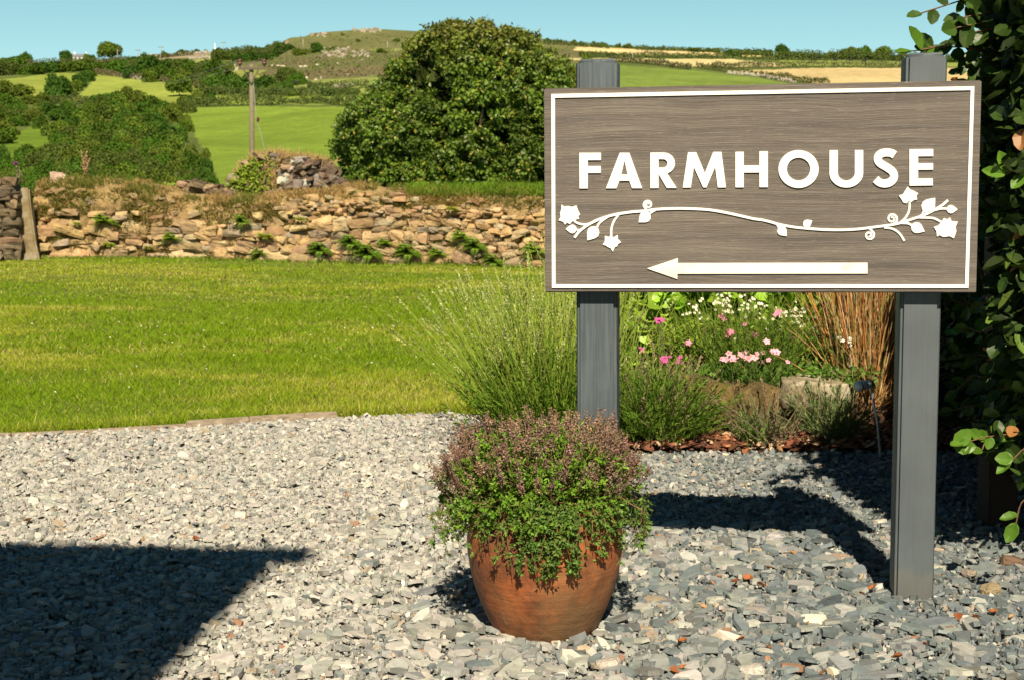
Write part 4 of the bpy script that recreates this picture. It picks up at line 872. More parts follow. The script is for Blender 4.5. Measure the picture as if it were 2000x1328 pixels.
def hedge_row(pts, hm, label, col=(.075, .10, .028), n=2600, lf=.5, name='hedgerow', thick=.8):
    P = np.array([hill(a, b) for a, b in pts]); s = np.r_[0, np.cumsum(np.linalg.norm(np.diff(P, axis=0), axis=1))]; u = rng.uniform(0, s[-1], n)
    c = np.stack([np.interp(u, s, P[:, k]) for k in range(3)], -1); hh = hm * (.6 + .8 * fbm(u, u * 0, .12, 3, pts[0][0] * .01)); th = rng.uniform(0, math.pi, n)
    c[:, 2] += np.sin(th) * hh * rng.uniform(.6, 1, n); c[:, 1] += np.cos(th) * thick * hh; b0 = c.mean(0); d = rdir(n)
    o = leaves(name, c - b0, d, np.stack([0 * th, -np.ones(n), np.ones(n)], -1) + rng.normal(0, .7, (n, 3)), lf, lf * .9, vary(col, n, .4, .1), M_far); o.location = V(b0); tag(o, label, 'hedge', 'hedgerows between the far fields'); return o
hedge_row([(360, 208), (520, 208), (700, 209)], 3.2, 'long dark hedgerow along the top of the bright green field', n=3600, lf=.6)
hedge_row([(380, 184), (470, 187), (600, 190), (700, 191)], 3.2, 'hedgerow crossing behind the top of the utility pole', n=3200, lf=.7)
hedge_row([(185, 145), (300, 158), (400, 172)], 2.6, 'stony hedgerow along the upper edge of the pale middle field', (.12, .10, .055), 2200, .7)
hedge_row([(0, 205), (90, 203), (220, 205)], 3.0, 'hedgerow under the pale field at the left', n=2400, lf=.6)
hedge_row([(1000, 118), (1010, 150), (1030, 207), (1100, 208)], 3.0, 'hedgerow mostly hidden behind the huge round tree', n=2600, lf=.7)
hedge_row([(1100, 208), (1600, 208), (2300, 208)], 3.0, 'hedgerow at the foot of the right hand field behind the sign board', n=4200, lf=.7)
hedge_row([(600, 174), (650, 178), (720, 172)], 2.8, 'short hedgerow between two small sheep fields', n=1400, lf=.6)
hedge_row([(1190, 96), (1130, 90), (1060, 86)], 2.5, 'scrubby hedgerow on the skyline behind the left sign post', n=900, lf=.8)
hedge_row([(1130, 111), (1200, 112), (1300, 114), (1425, 116)], 3.2, 'hedgerow between the two upper straw coloured fields', n=2800, lf=.8)
hedge_row([(1190, 120), (1260, 126), (1350, 137)], 3.0, 'hedgerow running down beside the green field to the gap', (.10, .095, .045), 1800, .7)
hedge_row([(1360, 133), (1420, 142), (1500, 152), (1620, 168)], 3.0, 'hedgerow between the green field and the lower straw field', (.095, .10, .035), 2400, .7)
hedge_row([(1390, 134), (1500, 132), (1650, 132), (1760, 133)], 3.4, 'hedgerow above the large lower straw field', (.085, .09, .035), 3000, .7)
hedge_row([(1430, 115), (1560, 118), (1700, 118), (1990, 126)], 5.5, 'thick hedgerow along the right hand skyline', n=4200, lf=1.0)
hedge_row([(1240, 98), (1400, 103), (1500, 110)], 2.6, 'thin hedgerow above the top straw field', n=1800, lf=.9)
hedge_row([(215, 139), (300, 143), (400, 148), (445, 150)], 6.0, 'broad band of scrub woodland across the left hillside', n=9000, lf=.8, thick=1.2)
hedge_row([(0, 143), (90, 141), (180, 137), (230, 137)], 4.0, 'band of scrub woodland above the left pale field', n=6000, lf=.8)
hedge_row([(430, 117), (500, 112), (556, 103)], 6.0, 'band of green scrub under the left shoulder of the hill', n=5000, lf=.8)
hedge_row([(0, 130), (120, 125), (240, 122)], 3.0, 'low hedgerow on the left skyline below the white farmhouse', (.09, .10, .035), 2000, .8)
hedge_row([(215, 120), (300, 116), (380, 108)], 2.4, 'low hedgerow on the skyline right of the windswept tree', (.09, .095, .035), 1500, .8)
# moor scrub: nobody could count it
n = 9000; n = 6500; px = rng.uniform(440, 1000, n); py = rng.uniform(92, 165, n); k = inpoly(px, py, [(440, 126), (600, 102), (1000, 100), (1000, 150), (720, 152), (537, 158), (500, 150), (520, 132)]) & (fbm(px, py * 3, .05, 2, 4) > .34)
P = hill(px[k], py[k]); n = len(P); P[:, 2] += rng.uniform(0, 1.4, n)
tag(leaves('moor_scrub', P, rdir(n), rdir(n) + [0, -1, 1], .95, .95, vary(np.where((fbm(P[:, 0], P[:, 1], .02, 3, 8) > .5)[:, None], (.13, .098, .055), (.10, .125, .035)), n, .4, .12), M_far), 'brown heather and gorse over the moor below the hilltop', kind='stuff')
n = 2600; px = rng.uniform(500, 1150, n); py = rng.uniform(60, 104, n); k = (py > sky_y(px) + 1) & (fbm(px, py * 4, .06, 3, 14) > .5)
P = hill(px[k], py[k]); n = len(P); P[:, 2] += rng.uniform(0, .7, n)
tag(leaves('hill_scrub', P, rdir(n), rdir(n) + [0, -1, 1], .9, .9, vary((.10, .115, .04), n, .45, .12), M_far), 'low bracken and rough grass over the hilltop', kind='stuff')
# rocks
def outcrop(pts, n, sz, label, col=(.30, .25, .19)):
    n = int(n * .6); sz *= .8; px = rng.uniform(pts[0], pts[2], n); py = rng.uniform(pts[1], pts[3], n); P = hill(px, py); b = P.mean(0); o = rocks('rock_outcrop', P - b, rng.uniform(.4, 1, (n, 3)) * sz, rng.uniform(0, 3, n), rng.normal(0, .3, n), vary(col, n, .3), rnd=.3)
    o.location = V(b); tag(o, label, 'rocks', 'rock outcrops on the moor')
outcrop((625, 96, 682, 114), 90, 3.0, 'broken pale rock outcrop in the middle of the moor'); outcrop((685, 100, 720, 112), 40, 2.6, 'pale rocks at the edge of the big round tree')
outcrop((692, 58, 745, 66), 40, 3.0, 'rocky crest on the very top of the hill'); outcrop((607, 66, 638, 73), 26, 2.6, 'pale rock ledge on the left shoulder of the hilltop'); outcrop((546, 80, 566, 88), 14, 2.2, 'few rocks at the foot of the hill crest')
def wall_row(pts, n, label, col=(.34, .30, .24), s=1.3):
    P = np.array([hill(a, b) for a, b in pts]); u = np.sort(rng.uniform(0, len(P) - 1, n)); c = np.stack([np.interp(u, range(len(P)), P[:, k]) for k in range(3)], -1); b = c.mean(0); c[:, 2] += rng.uniform(0, 1.2, n)
    o = rocks('field_wall', c - b, rng.uniform(.5, 1, (n, 3)) * s, rng.uniform(0, 3, n), rng.normal(0, .2, n), vary(col, n, .3)); o.location = V(b); tag(o, label, 'wall', 'stone field walls on the far hill')
wall_row([(270, 113), (350, 108), (440, 103), (480, 100)], 260, 'pale stone field wall along the left skyline'); wall_row([(370, 117), (400, 115), (430, 113)], 120, 'short pale stone field wall above the small meadow'); wall_row([(1420, 145), (1480, 150), (1555, 163)], 150, 'pale stone field wall under the hedge by the lower straw field')
wall_row([(655, 173), (690, 170)], 50, 'little stone field wall between the sheep fields'); wall_row([(230, 150), (270, 156), (300, 160)], 60, 'tumbled stone field wall at the edge of the pale middle field')

# big broadleaf tree behind the wall
p = at(890, 400, 42.0); sc = 42 / F; big = empty('broadleaf_tree', (p[0], 42, -1.3), 'huge round dark green tree behind the wall left of the sign', 'tree')
r3 = np.random.default_rng(5)
OUT = [(0, 320, 665, 1130), (30, 1, 1, 1)]
prof_l = [(350, 668), (330, 664), (300, 662), (270, 658), (240, 664), (210, 680), (180, 700), (160, 718), (140, 742), (110, 758), (90, 775), (75, 795), (62, 850), (52, 900), (46, 960)]
prof_r = [(350, 1150), (300, 1150), (250, 1150), (200, 1145), (165, 1130), (130, 1118), (110, 1105), (90, 1080), (75, 1055), (60, 1030), (50, 1000), (46, 970)]
pos = []; nn = []; kk = []; lob = []
for _ in range(170):
    y = r3.uniform(60, 380); l = np.interp(-y, [-a for a, _ in prof_l], [b for _, b in prof_l]); r_ = np.interp(-y, [-a for a, _ in prof_r], [b for _, b in prof_r])
    c = (l + r_) / 2; hw = (r_ - l) / 2; a = r3.uniform(-math.pi, .35); rad = r3.uniform(.38, .85); out = r3.normal(0, .2)
    hwm = hw * sc - rad * .9 + out - .12; x = (c - 1000) * sc + hwm * math.cos(a); yy = hwm * .85 * math.sin(a)
    z = min(CH + (HOR - y) * sc - .3, CH + (HOR - 46) * sc - rad * .85); lob.append((x, yy, z, rad))
lob = np.array(lob); nc = 3400; ck = r3.choice(len(lob), nc, p=lob[:, 3] ** 2 / (lob[:, 3] ** 2).sum()); cdir = nrm(r3.normal(size=(nc, 3)) + [0, 0, .15]); cpos = lob[ck, :3] + cdir * (lob[ck, 3] * r3.uniform(.75, 1.08, nc))[:, None] * [1, 1, .8]
n = 92000; k = r3.integers(0, nc, n); d = nrm(r3.normal(size=(n, 3))); P = cpos[k] + d * (.155 * r3.uniform(.4, 1.1, n))[:, None] * [1.15, 1.15, .7]
Pl = P - np.array([p[0], 0, -1.3]); cb_ = r3.uniform(size=nc)
cc = np.array([.088, .140, .014]) * (.65 + .7 * r3.uniform(size=(n, 1))) * (.6 + .8 * cb_[k])[:, None] * (.8 + .4 * r3.uniform(size=len(lob))[ck[k]])[:, None]; yl = r3.uniform(size=n) < .05; cc[yl] = (.27, .23, .04)
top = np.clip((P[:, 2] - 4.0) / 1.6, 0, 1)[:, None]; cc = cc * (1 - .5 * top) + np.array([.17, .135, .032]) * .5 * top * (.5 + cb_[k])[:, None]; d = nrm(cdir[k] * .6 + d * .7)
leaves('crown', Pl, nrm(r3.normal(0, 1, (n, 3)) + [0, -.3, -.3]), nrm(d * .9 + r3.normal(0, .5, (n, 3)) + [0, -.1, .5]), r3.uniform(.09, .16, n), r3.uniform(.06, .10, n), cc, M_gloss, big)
tm = trunk_mesh(1.6, .32, 16, (.11, .085, .06), 4, 2.9, 5.0); link('trunk', tm, M_bark, big)
# a dense inner leaf mass stands for the twigs and leaves deep inside, coloured dark as the shade in the gaps
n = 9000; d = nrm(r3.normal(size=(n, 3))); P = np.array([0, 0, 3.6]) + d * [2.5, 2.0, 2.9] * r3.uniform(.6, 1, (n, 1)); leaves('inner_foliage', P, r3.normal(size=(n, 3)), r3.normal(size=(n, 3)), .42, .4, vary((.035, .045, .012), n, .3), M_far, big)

# utility pole
m_pole = col_mat('weathered_pole', .9, 8, .35, .5, .01)
pb = at(494, 372, 82.0); pt = at(491, 126, 82.0); up = empty('utility_pole', (pb[0], 82.0, -2.6), 'wooden utility pole with crossarm and two insulators above the ruin', 'pole'); L0 = V((pb[0], 82, -2.6)); H = pt[2] + 2.6
P = np.array([[(0, 0, 0), (0, 0, H * .5), ((pt - pb)[0], 0, H)]]); tubes('shaft', P, np.array([[.165, .15, .12]]), (.17, .135, .09), m_pole, up, 10, True)
sc = 82 / F; cx = (pt - pb)[0]; bm = bmesh.new(); box(bm, (cx + 2 * sc, -.18, H - .25), (52 * sc, .12, .14)); bm_obj('crossarm', bm, plain('dark_arm', (.10, .07, .05), .8), up)
P = [];
for s in (-1, 1): P.append([(cx + s * .42, -.2, H - .3), (cx + s * .22, -.2, H - .7), (cx, -.2, H - 1.1)])
tubes('braces', np.array(P), .03, (.12, .09, .07), m_pole, up, 4)
for s in (-23, 24):
    th = np.linspace(0, 2 * math.pi, 10, endpoint=False); pr = [(.05, 0), (.05, .12), (.13, .16), (.13, .24), (.07, .27), (.14, .31), (.12, .42), (.03, .46)]
    vv = [(r * math.cos(a), r * math.sin(a), z) for r, z in pr for a in th]; lo = [q for k in range(7) for j in range(10) for q in (k * 10 + j, k * 10 + (j + 1) % 10, k * 10 + 10 + (j + 1) % 10, k * 10 + 10 + j)]
    o = link('insulator', mesh_np('ins', vv, lo, np.full(70, 4), None, True), bpy.data.materials.get('brown_glaze') or plain('brown_glaze', (.09, .025, .02), .25), up); o.location = (cx + (s + 2) * sc, -.18, H - .18)
P = np.array([[(cx + .1, -.1, H - 1.0), ((505 - 494) * sc, -.1, CH + 2.6 + (358 - 232) * sc), ((522 - 494) * sc, -.1, CH + 2.6 + (358 - 300) * sc), ((540 - 494) * sc, -.1, 0)]]); tubes('stay_wire', P, .018, (.3, .3, .28), M_dry, up, 4)
bm = bmesh.new(); bmesh.ops.create_icosphere(bm, subdivisions=1, radius=.12, matrix=Matrix.Translation(((508 - 494) * sc, -.1, CH + 2.6 + (358 - 233) * sc)) @ Matrix.Diagonal((.8, .8, 1.4, 1))); bm_obj('stay_insulator', bm, bpy.data.materials['brown_glaze'], up)
# two wires to the left
x0 = cx - 21 * sc + pb[0]; A = np.array([x0, 82, H - 2.6 + .25]); Bq = hill(230, 100); Bq[2] += 3; t = np.linspace(0, 1, 24)[:, None]
for k, dx in enumerate((0, 47 * sc)):
    a = A + [dx, 0, 0]; b = Bq + [dx, 0, 0]; Pw = a * (1 - t) + b * t; Pw[:, 2] -= 9 * (t * (1 - t))[:, 0] * 4
    o = tubes('power_line', Pw[None], .014, (.25, .25, .25), M_dry, None, 3); tag(o, ('left' if k == 0 else 'right') + ' overhead wire running from the pole crossarm to the far ridge', 'wire')
# distant poles
for k, (px, t_, b_, lb) in enumerate(((230, 98, 122, 'beside the windswept tree'), (270, 98, 118, 'in front of the scrub left of the big dark tree'), (315, 92, 112, 'above the big dark round tree'), (437, 83, 104, 'right of the white mast'), (592, 77, 98, 'left of the round bush under the hilltop'), (757, 82, 102, 'at the left edge of the huge tree'), (1236, 105, 116, 'in front of the upper straw field'))):
    p = hill(px, b_); s = p[1] / F; h = (b_ - t_) * s; o = empty('distant_pole', p, 'thin distant electricity pole ' + lb, 'pole', 'distant electricity poles'); tubes('shaft', np.array([[(0, 0, -1), (0, 0, h)]]), .22, (.30, .27, .21), m_pole, o, 5, True)
    bm = bmesh.new(); box(bm, (0, 0, h * .93), (3.2, .3, .3)); bm_obj('crossarm', bm, bpy.data.materials['dark_arm'], o)
# white mast
p = hill(420, 99); s = p[1] / F; o = empty('white_mast', p, 'slim white mast on a squat base on the left skyline', 'mast'); th = np.linspace(0, 2 * math.pi, 10, endpoint=False); pr = [(2.2 * s, 0), (2.1 * s, 4 * s), (.9 * s, 5.5 * s), (.7 * s, 12.5 * s), (.1, 14.5 * s)]
vv = [(r * math.cos(a), r * math.sin(a), z) for r, z in pr for a in th]; lo = [q for k in range(4) for j in range(10) for q in (k * 10 + j, k * 10 + (j + 1) % 10, k * 10 + 10 + (j + 1) % 10, k * 10 + 10 + j)]
link('mast_body', mesh_np('mast', vv, lo, np.full(40, 4)), plain('mast_white', (.8, .8, .78), .5), o)
# white farmhouse
p = hill(158, 120.5); s = p[1] / F; fh = empty('white_farmhouse', p, 'small white farmhouse with slate roof on the left skyline', 'house', rz=.15); W_, D_, H_ = 26 * s, 8.0, 7.5 * s
bm = bmesh.new(); box(bm, (0, 0, H_ / 2), (W_, D_, H_)); bm_obj('wall', bm, plain('whitewash', (.78, .76, .72), .8), fh)
bm = bmesh.new(); e = .4; q_ = [(-W_ / 2 - e, -D_ / 2 - e, H_), (W_ / 2 + e, -D_ / 2 - e, H_), (W_ / 2 + e, D_ / 2 + e, H_), (-W_ / 2 - e, D_ / 2 + e, H_), (-W_ / 2 - e, 0, H_ + 2.0), (W_ / 2 + e, 0, H_ + 2.0)]
vs = [bm.verts.new(a) for a in q_]; [bm.faces.new([vs[j] for j in f]) for f in ((0, 1, 5, 4), (2, 3, 4, 5), (1, 2, 5), (3, 0, 4), (0, 3, 2, 1))]; rf = bm_obj('roof', bm, plain('slate_roof', (.16, .15, .16), .7), fh)
for x in (-W_ * .42, W_ * .42): bm = bmesh.new(); box(bm, (x, 0, H_ + 2.4), (.9, .8, 1.6)); bm_obj('chimney', bm, bpy.data.materials['whitewash'], rf)
for x in (-W_ * .3, 0, W_ * .28):
    bm = bmesh.new(); box(bm, (x, -D_ / 2 - .02, H_ * .6), (1.1, .08, 1.2)); bm_obj('window', bm, plain('dark_pane', (.03, .035, .04), .2), fh)
# sheep and cattle
def beast_mesh(col, head):
    bm = bmesh.new()
    def el(c, s, rot=0): bmesh.ops.create_icosphere(bm, subdivisions=2, radius=.5, matrix=Matrix.Translation(c) @ Matrix.Rotation(rot, 4, 'Y') @ Matrix.Diagonal((*s, 1)))
    el((0, 0, .68), (1.25, .58, .62)); el((.62, 0, .82), (.5, .28, .34), .5); el((.84, 0, .74), (.34, .2, .22), .7); el((-.62, 0, .62), (.12, .1, .34))
    for x in (-.4, .38):
        for y in (-.15, .15): bmesh.ops.create_cone(bm, segments=6, radius1=.045, radius2=.08, depth=.5, matrix=Matrix.Translation((x, y, .25)), cap_ends=True)
    me = bpy.data.meshes.new('beast'); bm.to_mesh(me); bm.free(); a = me.color_attributes.new('Col', 'FLOAT_COLOR', 'POINT')
    for k, v_ in enumerate(me.vertices): a.data[k].color = (*(head if v_.co.x > .72 else col), 1)
    for f in me.polygons: f.use_smooth = True
    me.materials.append(M_animal); return me
shm = beast_mesh((.55, .48, .36), (.5, .42, .33)); cwm = beast_mesh((.025, .022, .02), (.03, .025, .02))
for si, (px, py, s) in enumerate(sorted(((461, 142, 1.6), (463, 138, 1.5), (471, 137, 1.4), (458, 131, 1.1), (470, 134, 1.1), (531, 132, 1.2), (544, 132, 1.2), (553, 134, 1.5), (588, 134, 1.2), (596, 134, 1.4), (619, 130, 1.1), (660, 128, 1.2), (598, 157, 1.5), (617, 161, 1.4), (627, 157, 1.5), (649, 174, 1.3), (633, 176, 1.1), (707, 121, 1.1), (718, 114, 1.2), (520, 188, 1.2), (681, 149, 1.0)))):
    o = link('sheep', shm, None); o.location = V(hill(px, py) + [0, 0, .0]); o.scale = (s * .95,) * 3; o.rotation_euler = (0, 0, random.uniform(0, 6)); tag(o, 'cream coloured sheep, %s from the left on the far hillside' % (ORD + ['twenty-first'])[si], 'sheep', 'sheep grazing on the hill')
for k, (px, py) in enumerate(((1588, 119), (1598, 118), (1632, 121), (1662, 122), (1688, 124))):
    o = link('cow', cwm, None); o.location = V(hill(px, py)); o.scale = (2.2,) * 3; o.rotation_euler = (0, 0, random.choice((0, 3.1)) + random.uniform(-.4, .4)); tag(o, 'black cow in the far right field, %s from the left' % ORD[k], 'cow', 'black cattle in the far field')
o = link('cow', cwm, None); o.location = V(hill(576, 167)); o.scale = (1.7,) * 3; tag(o, 'lone black cow in the sheep field below the moor', 'cow')

# ------------------------------------------------------------------ raised bed behind the sign
xs = np.linspace(.25, 3.2, 60); ys = np.linspace(5.33, 7.6, 50); m_mul = M_soil
X, Y = np.meshgrid(xs, ys); Z = zl(X, Y) + .012 + .19 * np.clip((Y - 5.78) / .12, 0, 1) + .03 * (fbm(X, Y, 6, 3, 2) - .4); Z -= .06 * np.clip((.45 - X) / .15, 0, 1) + .05 * np.clip((5.42 - Y) / .09, 0, 1); e_ = np.clip((X - .28) / .12, 0, 1); Z = Z * e_ - .02 * (1 - e_)
i = (np.arange(49)[:, None] * 60 + np.arange(59)).ravel(); tag(link('bed_soil', mesh_np('bed', np.stack([X, Y, Z], -1).reshape(-1, 3), np.stack([i, i + 1, i + 61, i + 60], -1), np.full(len(i), 4), np.tile([.075, .038, .022], (3000, 1)), True), m_mul), kind='structure')
def reg_bed(n):
    return np.stack([rng.uniform(.36, 2.2, n), rng.uniform(5.36, 5.8, n)], -1)
def bark_cols(P): n = len(P); c = vary((.15, .058, .032), n, .45, .12); u = rng.uniform(0, 1, n); c[u < .22] = vary((.42, .19, .08), n, .3)[u < .22]; c[u < .10] = (.52, .36, .22); return c
chips('bark_mulch', 2600, reg_bed, .025, .06, bark_cols, .012, .5, M_slate, 'reddish bark mulch and dead leaves on the bed edge', .03, (.001, .004))
# edging stones
def slab(px0, px1, pyt, pyb, D, dep, col, label, moss=None):
    a = at(px0, pyb, D); b = at(px1, pyb, D); t = at((px0 + px1) / 2, pyt, D); h = t[2] - a[2]; w_ = b[0] - a[0]
    bm = bmesh.new(); bmesh.ops.create_cube(bm, size=1); bmesh.ops.subdivide_edges(bm, edges=bm.edges, cuts=9, use_grid_fill=True)
    for v_ in bm.verts:
        q = v_.co.copy(); s_ = q.normalized() * .62; q = q * .78 + s_ * .22; q = Vector((q.x * w_, q.y * dep, q.z * h)); q += Vector((noise.noise(q * 7), noise.noise(q * 7 + Vector((9, 0, 0))), noise.noise(q * 7 + Vector((0, 9, 0))))) * .035; v_.co = q
    o = bm_obj('edging_stone', bm, moss or plain('pale_slab' + str(px0), col, .9), None, True); o.location = V([(a[0] + b[0]) / 2, D + dep / 2, a[2] + h / 2 - .01]); tag(o, label, 'stone', 'stones edging the raised bed')
m_moss, nt, bs = mat_new('mossy_rock'); v = coords(nt, (1, 1, 1)); a = noise_n(nt, v, 9, 8, .7); nt.links.new(ramp(nt, a, [(.32, (.03, .022, .008)), (.48, (.10, .068, .018)), (.62, (.20, .135, .045)), (.72, (.36, .33, .27))]), bs.inputs['Base Color']); bs.inputs['Roughness'].default_value = .95; bump(nt, bs, a, 1, .03)
m_slb, nt, bs = mat_new('pale_mossy_slab'); v = coords(nt, (1, 1, 1)); a = noise_n(nt, v, 11, 8, .7); nt.links.new(ramp(nt, a, [(.35, (.10, .075, .035)), (.5, (.27, .23, .15)), (.66, (.44, .39, .30))]), bs.inputs['Base Color']); bs.inputs['Roughness'].default_value = .95; bump(nt, bs, a, 1, .02)
slab(1335, 1445, 742, 862, 5.58, .22, None, 'mossy brown rock at the left of the bed edging', m_moss)
slab(1440, 1560, 750, 862, 5.66, .2, None, 'dark shaded rock in the middle of the bed edging', m_moss)
slab(1535, 1668, 742, 806, 5.60, .24, None, 'pale worn stone slab at the right of the bed edging', m_slb)
slab(1560, 1670, 800, 865, 5.70, .2, None, 'dark rock under the pale slab of the bed edging', m_moss)
slab(1205, 1340, 760, 862, 5.80, .2, None, 'mossy rock behind the cut back lavender bush', m_moss)
# leafy shrub (bright round leaves)
def BP(px, D, z=0): p = at(px, 600, D); return np.array([p[0], D, z])
def leaf_mass(name, label, cat, x0, x1, y0, y1, z0, z1, n, L, col, mat, asp=.75, face=(0, -1, .7), sp=.6, stems=40, group=None, T=DIAM, low=0):
    b = np.array([(x0 + x1) / 2, (y0 + y1) / 2, z0]); o = empty(name, b, label, cat, group)
    x = rng.uniform(x0, x1, n); y = y0 + (y1 - y0) * rng.uniform(0, 1, n) ** 1.5; zt = z1 - (z1 - z0) * .25 * fbm(x, y, 4, 2, x0) ; z = z0 + low + (zt - z0 - low) * rng.uniform(0, 1, n) ** .8
    P = np.stack([x, y, z], -1) - b; d = nrm(rng.normal(0, .7, (n, 3)) + [0, -.2, .1]); leaves('foliage', P, d, np.array(face) + rng.normal(0, sp, (n, 3)), L * rng.uniform(.6, 1.2, n), L * asp * rng.uniform(.7, 1.1, n), vary(col, n, .35, .1), mat, o, T)
    if stems:
        s = np.stack([rng.uniform(x0, x1, stems), rng.uniform(y0, y1, stems), np.full(stems, z0)], -1) - b; e = s + np.stack([rng.normal(0, .05, stems), rng.normal(0, .05, stems), np.full(stems, (z1 - z0) * .8)], -1); tubes('stems', np.stack([s, (s + e) / 2 + rng.normal(0, .01, s.shape), e], 1), .003, vary((.12, .09, .04), stems), M_dry, o)
    return o
leaf_mass('leafy_shrub', 'glossy bright green round leaved shrub at the back of the bed', 'shrub', .42, 2.3, 6.4, 7.0, .15, .72, 3200, .085, (.22, .36, .03), M_gloss, .85, T=BEECH, sp=.5)
leaf_mass('backing_hedge', 'dark leafy hedge behind the raised bed, mostly hidden by the sign', 'hedge', .62, 3.2, 7.1, 7.7, .0, .95, 9000, .07, (.035, .06, .012), M_gloss, .7, stems=60)
# stalk clumps
def stalks(base, n, rad, H, lean, r, bend=.0, k=6, hvar=.25, dirbias=(0, 0)):
    a = rng.uniform(0, 2 * math.pi, n); rr = rad * np.sqrt(rng.uniform(0, 1, n)); b = np.stack([np.cos(a) * rr, np.sin(a) * rr, 0 * a], -1)
    l = rng.normal(0, lean, (n, 2)) + b[:, :2] / max(rad, 1e-3) * lean + np.array(dirbias); h = H * rng.uniform(1 - hvar, 1 + hvar * .3, n) / np.sqrt(1 + (l ** 2).sum(1))
    t = np.linspace(0, 1, k)[None, :]; P = np.zeros((n, k, 3)); P[..., :2] = b[:, None, :2] + l[:, None] * (t ** 1.3 * h[:, None])[..., None]; P[..., 2] = t * h[:, None]
    P[..., 2] -= bend * (t ** 2) * h[:, None] * np.hypot(l[:, 0], l[:, 1])[:, None]; return P, np.linspace(1, .5, k)[None] * r * np.ones((n, 1))
def needles(P, per, L, W_, col, name, mat, parent, t0=0, t1=.6):
    n, k, _ = P.shape; i = np.repeat(np.arange(n), per); t = rng.uniform(t0, t1, n * per) * (k - 1); a = t.astype(int).clip(0, k - 2); f = (t - a)[:, None]
    p = P[i, a] * (1 - f) + P[i, a + 1] * f; tg = nrm(P[i, a + 1] - P[i, a]); d = nrm(tg + rng.normal(0, .45, tg.shape)); N_ = len(p)
    return leaves(name, p, d, rng.normal(0, 1, (N_, 3)) + [0, -.6, .3], L * rng.uniform(.6, 1.2, N_), W_, vary(col, N_, .35, .1), mat, parent)
def lavender(px, D, z, n, rad, H, lean, label, leafcol, stalkcol, headcol, heads=1.0, leafz=.5, bias=(0, 0), woody=0, per=14, t0=.15):
    b = BP(px, D, z); o = empty('lavender', b, label, 'plant', 'lavender plants around the sign')
    P, r = stalks(b, n, rad, H, lean, .0017, .1, 7, .4, bias); tubes('flower_stalks', P, r, vary(stalkcol, n, .3, .08), M_grass, o)
    k = rng.uniform(0, 1, n) < heads; tip = P[k, -1]; tg = nrm(P[k, -1] - P[k, -2]); m_ = len(tip); K = 22; u = rng.uniform(-.065, .01, (m_, K))
    pos = (tip[:, None] + tg[:, None] * u[..., None]).reshape(-1, 3); dd = np.repeat(tg, K, 0) + rdir(m_ * K) * .7; leaves('flower_spikes', pos, dd, rdir(m_ * K), .010, .0055, np.repeat(vary(headcol, m_, .3, .08), K, 0) * rng.uniform(.7, 1.3, (m_ * K, 1)), M_grass, o)
    Q, _ = stalks(b, int(n * .9), rad, H * leafz, lean * 1.3, .002, .1, 6, .4, bias); tubes('leafy_stems', Q, .0014, vary(leafcol, len(Q), .3), M_grass, o)
    needles(Q, per, .035, .0045, leafcol, 'leaves', M_grass, o, t0, 1.0)
    if woody: Wd, rw = stalks(b, woody, rad * .3, H * .5, lean * 1.9, .005, .2, 6, .2, bias); tubes('woody_stems', Wd, rw, vary((.16, .11, .07), woody, .3), M_bark, o, 4)
    return o
lavender(1062, 5.50, -.02, 640, .17, .71, .235, 'large pale green lavender full of tall stalks beside the lawn', (.15, .25, .03), (.27, .36, .055), (.44, .47, .20), .6, .60, (-.15, -.02), 14, 22)
lavender(1165, 5.85, .05, 200, .15, .78, .13, 'upright lavender stalks right behind the left sign post', (.14, .23, .03), (.25, .32, .06), (.40, .43, .2), .5, .45, (.02, 0), 6, 10)
lavender(1278, 5.52, .0, 260, .10, .36, .46, 'dense green lavender bush with a bare woody base right of the left post', (.13, .22, .03), (.18, .24, .05), (.30, .23, .15), .45, .9, (0, -.05), 70, 24, .42)
lavender(1500, 5.48, .02, 60, .12, .24, .50, 'scruffy half dead lavender in front of the mossy rock', (.14, .17, .07), (.24, .19, .12), (.28, .2, .14), .4, .7, (0, -.1), 60, 8, .4)
lavender(1625, 5.50, .02, 80, .09, .26, .38, 'small grey green lavender below the pale stone slab', (.13, .19, .07), (.22, .22, .10), (.28, .22, .14), .3, .9, (0, -.05), 24, 16)
lavender(1462, 5.42, .02, 16, .02, .12, .30, 'tiny fresh green lavender seedling at the bed edge', (.15, .25, .05), (.2, .25, .08), (.2, .25, .08), 0, 1, (0, 0), 4, 12)
